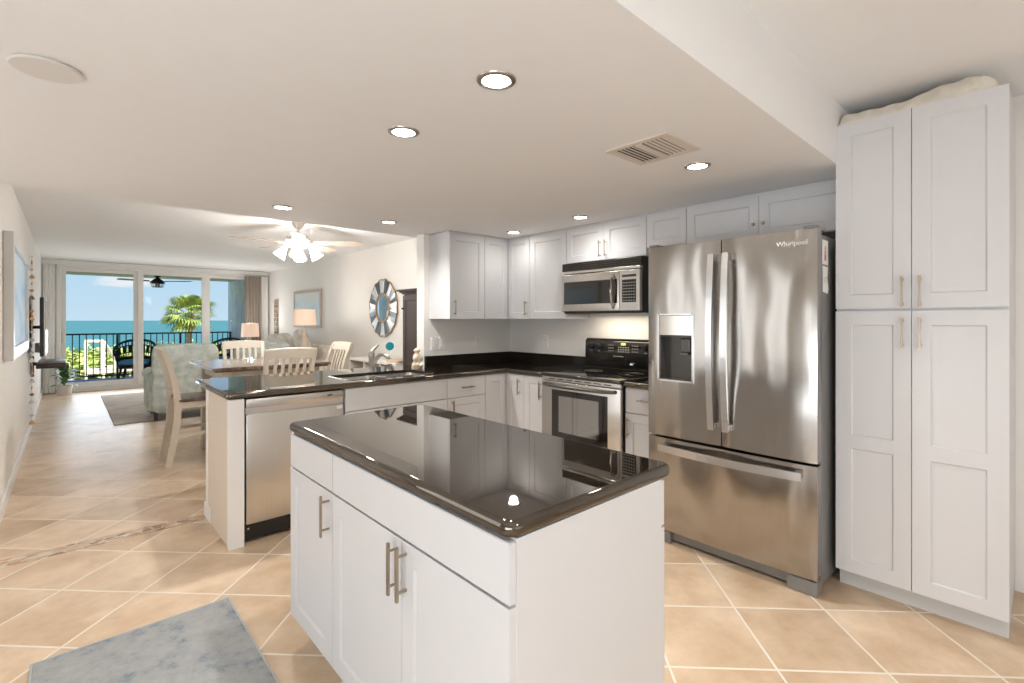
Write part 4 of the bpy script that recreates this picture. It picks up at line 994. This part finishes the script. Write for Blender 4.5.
# ================================================================== DINING SET
tb = thing('dining_table', 'square counter-height dining table with dark plank top and cream base', 'table', (1.49, 5.55, 0))
b = B()
for i in range(6): b.box(-.53+i*.1767, -.53+(i+1)*.1767-.001, -.56, .56, .885, .91, .002)
b.obj('tabletop', ramp2('table_plank', (.10, .065, .045), (.24, .165, .12), (10, 1, 1), 3, .16), tb)
b = B(); b.box(-.51, .51, -.54, .54, .868, .885); b.obj('top_edge', M_darkwood, tb)
b = B(); b.box(-.42, .42, -.45, -.425, .78, .868); b.box(-.42, .42, .425, .45, .78, .868); b.box(-.42, -.395, -.45, .45, .78, .868); b.box(.395, .42, -.45, .45, .78, .868); b.obj('apron', M_chairw, tb)
for sx_ in (-1, 1):
    for sy_ in (-1, 1):
        b = B(); b.box(sx_*.40-.045, sx_*.40+.045, sy_*.43-.045, sy_*.43+.045, 0, .868, .006); b.obj('leg', M_chairw, tb)
b = B(); b.box(-.37, .37, -.40, .40, .20, .225, .004); b.obj('shelf', M_darkwood, tb)

def make_chair():
    r = thing('dining_chair', '', 'chair', (0, 0, 0), 0, 'cream slat-back chairs round the dining table')
    w = .225
    b = B(); b.box(-.22, .22, -.20, .225, .585, .615, .010, 3); b.obj('seat', M_darkwood, r, 40)
    b = B(); b.box(-.205, .205, -.19, .21, .525, .585, .003); b.obj('apron', M_chairw, r)
    for s_ in (-1, 1):
        b = B(); b.sweep([(s_*.20, -.275, 0), (s_*.20, -.24, .18), (s_*.20, -.205, .42), (s_*.20, -.20, .60), (s_*.20, -.225, .78), (s_*.205, -.27, .95), (s_*.21, -.315, 1.065)], [(.016, .024), (.017, .026), (.018, .028), (.019, .028), (.018, .024), (.018, .021), (.017, .018)], (1, 0, 0)); b.obj('rear_leg', M_chairw, r)
        b = B(); b.sweep([(s_*.195, .195, 0), (s_*.195, .19, .58)], [(.018, .018), (.024, .024)], (1, 0, 0)); b.obj('front_leg', M_chairw, r)
        b = B(); b.box(s_*.20-.009, s_*.20+.009, -.22, .19, .27, .30); b.obj('side_stretcher', M_chairw, r)
    b = B(); b.box(-.19, .19, .175, .20, .18, .215); b.obj('footrest', M_chairw, r)
    b = B()
    n = 10; pts = []
    for i in range(n+1):
        t = -1+2*i/n; pts.append((t*.228, -.300-.018*(1-t*t)-.006, 1.03+.012*(1-t*t)))
    b.sweep(pts, (.048, .011), (0, -.30, 1)); b.obj('top_rail', M_chairw, r)
    b = B(); b.sweep([(-.19, -.222, .70), (0, -.228, .70), (.19, -.222, .70)], (.018, .010), (0, 0, 1)); b.obj('lower_rail', M_chairw, r)
    for i in range(5):
        x = -.13+i*.065; b = B(); b.sweep([(x, -.226, .70), (x, -.250, .83), (x, -.285, .94), (x, -.305, 1.0)], (.0135, .007), (1, 0, 0)); b.obj('slat', M_chairw, r)
    return r
def dup(root, loc, rz, label, keys=None):
    r = root.copy(); COL.objects.link(r); r.location = loc; r.rotation_euler = (0, 0, rz); r['label'] = label
    for ch in root.children:
        c = ch.copy(); COL.objects.link(c); c.parent = r
        for g in ch.children:
            d = g.copy(); COL.objects.link(d); d.parent = c
    return r
ch0 = make_chair(); ch0.location = (.955, 5.565, 0); ch0.rotation_euler = (0, 0, R(-90)); ch0['label'] = 'cream slat-back counter chair at the left of the table, seen side-on'
dup(ch0, (1.51, 4.96, 0), R(2), 'cream slat-back counter chair on the near side of the table, its back to the camera')
dup(ch0, (1.57, 6.36, 0), R(172), 'cream slat-back counter chair on the far side of the table, facing the kitchen')
dup(ch0, (2.07, 5.52, 0), R(94), 'cream slat-back counter chair at the right of the table by the white console')

# ================================================================== LIVING FURNITURE
M_rug = ramp2('beige_rug', (.48, .41, .35), (.62, .55, .48), (1, 1, 1), 3.5, .95, bump=.5)
b = B(); b.box(.45, 2.5, 8.0, 11.2, .001, .013, .004); tag(b.obj('living_room_rug', M_rug), 'beige-grey patterned area rug on the living room floor', 'rug')
def armchair():
    r = thing('armchair', '', 'armchair', (0, 0, 0), 0, 'sage green armchairs with their backs to the dining table')
    # faces +Y, back at y=-.42
    b = B(); b.soft((0, .02, .26), (.76, .76, .36), 9); b.obj('base', M_teal, r, 60)
    b = B(); b.soft((0, .06, .47), (.56, .62, .16), 5, .1); b.obj('seat_cushion', M_teal, r, 60)
    b = B(); b.soft((0, -.35, .55), (.75, .22, .91), 9, 0, 14, Matrix.Rotation(R(7), 3, 'X')); b.obj('backrest', M_teal, r, 60)
    b = B(); b.soft((0, -.20, .72), (.56, .18, .46), 4, .1, 10, Matrix.Rotation(R(10), 3, 'X')); b.obj('back_cushion', M_teal, r, 60)
    for s_ in (-1, 1):
        b = B(); b.soft((s_*.355, .06, .35), (.15, .76, .50), 8); b.cyl((s_*.36, -.32, .575), (s_*.36, .46, .565), .085, .085, 24); b.obj('arm', M_teal, r, 50)
        for q in (-.33, .33):
            b = B(); b.cyl((s_*.33, q, .12), (s_*.33, q, 0), .028, .02, 12); b.obj('leg', M_espresso, r, 40)
    return r
a0 = armchair(); a0.location = (1.22, 8.24, .013); a0.rotation_euler = (0, 0, R(-3)); a0['label'] = 'sage green upholstered armchair seen from behind, left of the pair'
dup(a0, (2.17, 8.34, .013), R(2), 'sage green armchair seen from behind, right of the pair beyond the far dining chair')
sf = thing('sofa', 'taupe sofa against the right wall of the living room, behind the large lamp', 'sofa', (3.03, 9.3, 0))
b = B(); b.soft((-.02, 0, .25), (.82, 2.1, .34), 8); b.obj('base', M_beige, sf, 60)
b = B(); b.soft((.30, 0, .58), (.24, 2.05, .66), 7); b.obj('backrest', M_beige, sf, 60)
for s_ in (-1, 1):
    b = B(); b.soft((-.02, s_*.97, .40), (.82, .20, .52), 6); b.obj('arm', M_beige, sf, 60)
for y in (-.58, 0, .58):
    b = B(); b.soft((-.08, y, .48), (.62, .575, .16), 5, .1); b.obj('seat_cushion', M_beige, sf, 60)
def cushion(label, loc, size, rx, ry, rz, mat):
    b = B(); b.soft((0, 0, 0), size, 3.2, 0, 10); o = b.obj('throw_pillow', mat, None, 60); o.location = loc; o.rotation_euler = (rx, ry, rz); tag(o, label, 'pillow', 'pillows along the taupe sofa'); return o
cushion('large taupe pillow on the sofa end nearest the big lamp', (2.97, 8.50, .88), (.22, .70, .62), 0, R(-14), R(-12), M_beige)
cushion('taupe pillow in the middle of the sofa', (2.96, 9.30, .84), (.18, .56, .54), 0, R(-14), R(4), M_beige)
cushion('taupe pillow at the far end of the sofa', (2.98, 9.95, .82), (.18, .54, .52), 0, R(-14), R(10), M_beige)
def drum_lamp(name, label, loc, sr, sh, h, basem, basep):
    r = thing(name, label, 'table lamp', loc)
    b = B(); b.lathe((0, 0, 0), basep, 24); b.obj('base', basem, r, 50)
    b = B(); b.cyl((0, 0, basep[-1][1]-.01), (0, 0, h-sh*.5), .008); b.cyl((0, 0, h-.01), (0, 0, h+.02), .008, .003); b.obj('stem', M_nickel2, r, 40)
    b = B(); b.cyl((0, 0, h-sh), (0, 0, h), sr, sr*.9, 32, False); b.cyl((0, 0, h), (0, 0, h-.0001), sr*.9, .004, 32, False) ; b.obj('lamp_shade', M_shade, r, 60)
    light('table_lamp_bulb', 'POINT', (loc[0], loc[1], loc[2]+h+.06), (0, 0, 0), 4, WARM, shadow_soft_size=.05)
    return r
def side_table(label, loc, w, h, mat):
    r = thing('side_table', label, 'table', loc, 0)
    b = B(); b.box(-w/2, w/2, -w/2, w/2, h-.03, h, .004); b.obj('tabletop', mat, r)
    b = B(); b.box(-w/2+.03, w/2-.03, -w/2+.03, w/2-.03, .15, .17); b.obj('shelf', mat, r)
    for sx_ in (-1, 1):
        for sy_ in (-1, 1):
            b = B(); b.box(sx_*(w/2-.03)-.02, sx_*(w/2-.03)+.02, sy_*(w/2-.03)-.02, sy_*(w/2-.03)+.02, 0, h-.03); b.obj('leg', mat, r)
side_table('white side table at the near end of the sofa carrying the large lamp', (2.69, 7.64, 0), .42, .66, M_trim)
drum_lamp('table_lamp', 'larger table lamp with drum shade in front of the framed picture', (2.69, 7.64, .66), .165, .24, .84, plain('whitewashed_lamp', (.62, .55, .47), .6), [(.07, 0), (.07, .02), (.03, .05), (.05, .12), (.075, .22), (.06, .34), (.03, .42), (.04, .46), (.028, .54)])
side_table('white side table in the far corner carrying the small lamp', (2.90, 11.46, 0), .42, .60, M_trim)
drum_lamp('table_lamp', 'smaller table lamp with blue glass base before the sliding doors', (2.90, 11.46, .60), .175, .29, .67, plain('blue_lamp_glass', (.20, .33, .46), .08, spec=.8), [(.06, 0), (.06, .01), (.09, .06), (.11, .14), (.09, .24), (.03, .31), (.02, .34)])
# console
cs = thing('console_table', 'white console with open wooden cubbies along the right wall under the mirror', 'console', (3.22, 6.1, 0))
b = B(); b.box(-.22, .24, -.70, .70, .77, .80, .004); b.obj('top', M_trim, cs)
b = B()
for y in (-.68, -.23, .23, .68): b.box(-.20, .24, y-.015, y+.015, .1, .77)
for z in (.10, .42): b.box(-.20, .24, -.68, .68, z, z+.025)
b.obj('frame', M_trim, cs)
b = B(); b.box(.21, .235, -.68, .68, .12, .77); b.box(-.19, .21, -.66, .66, .738, .765); b.obj('back_panel', plain('honey_wood', (.36, .24, .15), .6), cs)
b = B(); b.box(-.17, .22, -.66, -.62, 0, .1); b.box(-.17, .22, .62, .66, 0, .1); b.obj('plinth', M_trim, cs)
o = thing('glass_disc_ornament', 'teal glass disc on a small stand atop the white console', 'ornament', (3.2, 5.93, .80), R(60))
b = B(); b.lathe((0, 0, .19), [(.001, -.008), (.05, -.008), (.056, 0), (.05, .008), (.001, .008)], 28, 'x'); b.obj('disc', plain('teal_glass', (.0, .28, .36), .1, spec=.8), o, 40)
b = B(); b.cyl((0, 0, 0), (0, 0, .012), .035); b.cyl((0, 0, .01), (0, 0, .135), .005); b.obj('stand', M_white, o, 40)
b = B(); b.box(-.10, .10, -.16, .16, 0, .035, .01, 3); o = b.obj('woven_tray', plain('straw', (.62, .47, .33), .8), None); o.location = (3.16, 5.62, .80); tag(o, 'low straw-coloured tray at the near end of the white console', 'tray')
# armoire
ar = thing('armoire', 'dark espresso cabinet with cornice beside the console', 'armoire', (3.26, 4.95, 0))
b = B(); b.box(-.20, .21, -.37, .37, 0, 1.66, .004); b.obj('case', M_espresso, ar)
b = B()
for k, (e_, z0, z1) in enumerate(((.02, 1.655, 1.672), (.04, 1.672, 1.69), (.065, 1.69, 1.712))): b.box(-.20-e_, .215, -.37-e_, .37+e_, z0, z1, .003)
b.obj('cornice', M_espresso, ar)
F = Front((3.06, 4.59), (0, 1), (-1, 0), (3.26, 4.95, 0))
for a0_, a1_ in ((0, .36), (.36, .72)):
    d_ = F.door(a0_, a1_, .10, 1.64, ar, mat=plain('espresso_door', (.055, .04, .036), .55)); F.knob(a0_+.04 if a0_ else a1_-.04, .85, d_)
b = B(); b.cyl((-.22, .34, 1.48), (-.245, .34, 1.48), .012, n=12); b.obj('hinge_knob', M_espresso, ar)
# sunburst mirror
mi = thing('round_mirror', 'round scalloped wall mirror with radiating grey and silver segments', 'mirror', (3.474, 6.62, 1.52))
RO, RI, RC = .415, .225, .20
b = B(); b.lathe((0, 0, 0), [(RC, -.002), (RC, -.014), (.001, -.014)], 40, 'x'); b.obj('centre_glass', M_mirror, mi)
b = B(); b.tube([(-.018, (RC+.012)*cos(R(t)), (RC+.012)*sin(R(t))) for t in range(0, 360, 9)], .014, n=8, close=True); b.obj('inner_ring', M_brass, mi, 60)
NS = 16
for k in range(NS):
    a0_ = 2*pi*k/NS; a1_ = 2*pi*(k+1)/NS; am = (a0_+a1_)/2
    for hh, (q0, q1) in enumerate(((a0_, am), (am, a1_))):
        bm = bmesh.new(); P = []
        for rr, aa in ((RI, q0), (RI, q1)): P.append((rr*cos(aa), rr*sin(aa)))
        for s_ in range(5):
            aa = q1+(q0-q1)*s_/4; sc = 1+.035*cos((aa-am)/(a1_-a0_)*pi*2)*.6; P.append((RO*sc*cos(aa), RO*sc*sin(aa)))
        A_ = [bm.verts.new((-.012-(.006 if (hh == 0) == (abs(r_-0) < 0) else .0), y, z)) for r_, (y, z) in enumerate(P)]; C_ = [bm.verts.new((-.001, y, z)) for y, z in P]
        # tilt the facet about its centre line
        for i_, v in enumerate(A_):
            an = math.atan2(v.co.z, v.co.y); v.co.x += -.010*(1-abs(((an-am+pi) % (2*pi))-pi)/(pi/NS))
        bm.faces.new(A_); bm.faces.new(C_[::-1]); n_ = len(P)
        for j in range(n_): bm.faces.new((A_[j], A_[(j+1) % n_], C_[(j+1) % n_], C_[j]))
        obj('mirror_segment', bm, M_mirrorg if (k+hh) % 2 else M_mirrorl, mi)
b = B(); pts = []
for i in range(NS*8):
    aa = 2*pi*i/(NS*8); ph = (i % 8)/8; sc = 1+.035*cos((ph-.5)*2*pi)*.6; pts.append((-.016, (RO*sc+.006)*cos(aa), (RO*sc+.006)*sin(aa)))
b.tube(pts, .009, n=6, close=True)
b.obj('outer_rim', M_brass, mi, 60)
# framed pictures
def beach_art(name, sky, seaC, sand):
    return ramp2(name, sand, sky, (1, .6, 2.2), 2.2, .6, .3, .7, c3=seaC)
pc = thing('framed_picture', 'square framed seascape print on the right wall behind the large lamp', 'picture', (3.479, 9.70, 1.555))
b = B(); z = .36; w = .72
b.box(-.035, 0, -w, -w+.05, -z, z, .003); b.box(-.035, 0, w-.05, w, -z, z, .003); b.box(-.035, 0, -w+.05, w-.05, -z, -z+.05, .003); b.box(-.035, 0, -w+.05, w-.05, z-.05, z, .003); b.obj('frame', plain('driftwood_frame', (.48, .42, .35), .6), pc)
b = B(); b.box(-.022, -.004, -w+.05, w-.05, -z+.05, z-.05); b.obj('print', beach_art('seascape_print', (.42, .60, .72), (.62, .72, .76), (.72, .70, .64)), pc)
pc = thing('framed_picture', 'large white-framed pale blue print on the left wall', 'picture', (XL+.001, 5.90, 1.515))
b = B(); z = .46; w = .95
b.box(.0, .055, -w, -w+.09, -z, z, .004); b.box(0, .055, w-.09, w, -z, z, .004); b.box(0, .055, -w+.09, w-.09, -z, -z+.09, .004); b.box(0, .055, -w+.09, w-.09, z-.09, z, .004); b.obj('frame', plain('white_frame', (.70, .69, .68), .3), pc)
b = B(); b.box(.002, .03, -w+.09, w-.09, -z+.09, z-.09); b.obj('print', beach_art('shore_print', (.36, .60, .88), (.55, .74, .92), (.70, .80, .90)), pc)
o = thing('narrow_wall_panel', 'tall narrow driftwood panel on the right wall near the curtain', 'wall decoration', (3.479, 11.6, 1.35))
b = B()
for i in range(9): b.box(-.03, 0, -.12, .12, -.44+i*.098, -.44+i*.098+.085, .004)
b.obj('panel', ramp2('driftwood_blocks', (.16, .12, .09), (.42, .34, .26), (1, 1, 1), 9, .8), o)
b = B(); b.box(-.012, 0, -.14, .14, -.46, .46, .003); b.obj('backing', plain('backing_tan', (.50, .44, .37), .7), o)
# shell strand
st = thing('shell_strand', 'hanging strand of small amber and white shells on the left wall', 'wall decoration', (XL+.06, 7.3, 0))
b = B(); b.cyl((0, 0, .22), (0, 0, 2.02), .003, n=6); b.cyl((-.06, 0, 2.02), (.01, 0, 2.02), .005, n=8); b.obj('cord', M_linen, st)
Mam = [plain('amber_shell', (.62, .30, .08), .4), plain('white_shell', (.75, .70, .62), .4), plain('brown_shell', (.22, .12, .07), .5), plain('grey_shell', (.5, .5, .5), .4)]
random.seed(3)
for i in range(24):
    z = .25+i*.074; b = B(); t = i % 3
    if t == 0: b.lathe((0, 0, z), [(.001, -.025), (.026, -.018), (.012, .012), (.001, .024)], 8)
    elif t == 1: b.ball((0, 0, z), .020, (1, 1.3, .7), 10)
    else: b.box(-.006, .006, -.03, .03, z-.014, z+.014, .004, rot=Matrix.Rotation(R(random.uniform(-30, 30)), 3, 'X'))
    b.obj('shell', Mam[random.choice((0, 0, 1, 2, 3))], st)
# tv and its shelf
tv = thing('television', 'thin flat television on a swing-arm mount on the left wall', 'television', (XL, 8.6, 1.25))
b = B(); b.box(.10, .135, -.62, .55, -.34, .36, .006); b.obj('screen_panel', M_dark, tv)
b = B(); b.box(.1355, .15, -.62, .55, -.34, .36, .004); b.obj('bezel', plain('tv_silver', (.62, .62, .62), .3), tv)
b = B(); b.box(.1505, .1515, -.59, .52, -.31, .33); b.obj('screen', M_blackglass, tv)
b = B(); b.box(0, .02, -.12, .12, -.15, .15); b.tube([(.01, 0, .0), (.06, .02, 0), (.10, 0, 0)], .02, n=8); b.obj('wall_mount', M_dark, tv)
b = B(); b.box(.04, .10, -.10, .10, -.32, -.20, .01); b.obj('power_box', M_white, tv)
sh = thing('wall_shelf', 'dark half-depth wall shelf below the television', 'shelf', (XL, 8.7, .78))
b = B(); b.box(.06, .33, -.50, .50, -.03, .03, .012, 3); b.obj('board', M_espresso, sh, 40)
b = B(); b.box(0, .03, -.06, .06, -.16, .10, .004); b.box(.02, .10, -.03, .03, -.02, .02); b.obj('bracket', M_dark, sh)
# plant
pl = thing('potted_plant', 'leafy green houseplant in a pale pot by the sliding doors', 'plant', (-.02, 11.85, 0))
b = B(); b.lathe((0, 0, 0), [(.09, 0), (.11, .16), (.115, .17), (.10, .17), (.095, .14), (.001, .14)]); b.obj('pot', plain('pale_pot', (.66, .62, .58), .5), pl, 40)
bm = bmesh.new(); random.seed(5)
for k in range(70):
    A = random.uniform(0, 2*pi); T = random.uniform(.1, 1.35); d = Vector((cos(A)*cos(T), sin(A)*cos(T), sin(T))); p = Vector((0, 0, .16))+Vector((0, 0, random.uniform(0, .28))); ln_ = random.uniform(.16, .30)
    s_ = d.cross(Vector((0, 0, 1))).normalized()*ln_*.17; q = p+d*ln_*.55; e_ = p+d*ln_+Vector((0, 0, -.06))
    bm.faces.new([bm.verts.new(v) for v in (p, q+s_, q-s_)]); bm.faces.new([bm.verts.new(v) for v in (q+s_, e_, q-s_)])
obj('foliage', bm, ramp2('house_leaf', (.03, .09, .03), (.11, .22, .08), (1, 1, 1), 12, .4), pl)
# kitchen mat
def matm():
    m, n, l, b = _mat('distressed_mat')
    t = n.new('ShaderNodeTexCoord'); z = n.new('ShaderNodeTexNoise'); z.inputs['Scale'].default_value = 7; z.inputs['Detail'].default_value = 10; z.inputs['Roughness'].default_value = .8
    l.new(t.outputs['Object'], z.inputs['Vector'])
    r = n.new('ShaderNodeValToRGB'); r.color_ramp.elements[0].position = .32; r.color_ramp.elements[1].position = .66
    r.color_ramp.elements[0].color = (.13, .17, .22, 1); r.color_ramp.elements[1].color = (.39, .385, .37, 1)
    e = r.color_ramp.elements.new(.46); e.color = (.30, .31, .31, 1); e = r.color_ramp.elements.new(.40); e.color = (.20, .235, .26, 1)
    l.new(z.outputs[0], r.inputs[0]); l.new(r.outputs[0], b.inputs['Base Color']); b.inputs['Roughness'].default_value = .95
    bp = n.new('ShaderNodeBump'); bp.inputs['Strength'].default_value = .3; z3 = n.new('ShaderNodeTexNoise'); z3.inputs['Scale'].default_value = 400; l.new(t.outputs['Object'], z3.inputs['Vector']); l.new(z3.outputs[0], bp.inputs['Height']); l.new(bp.outputs[0], b.inputs['Normal'])
    return m
mt = thing('kitchen_mat', 'grey-blue distressed runner mat on the tile beside the island', 'mat', (.24, 2.0, 0))
b = B(); b.box(-.335, .332, -.55, .652, .001, .010, .003); b.obj('pile', matm(), mt)
b = B()
for q in ((-.343, -.335, -.558, .66), (.332, .340, -.558, .66), (-.335, .332, -.558, -.55), (-.335, .332, .652, .66)): b.box(q[0], q[1], q[2], q[3], .001, .009, .002)
b.obj('binding', plain('mat_edge', (.42, .44, .45), .9), mt)
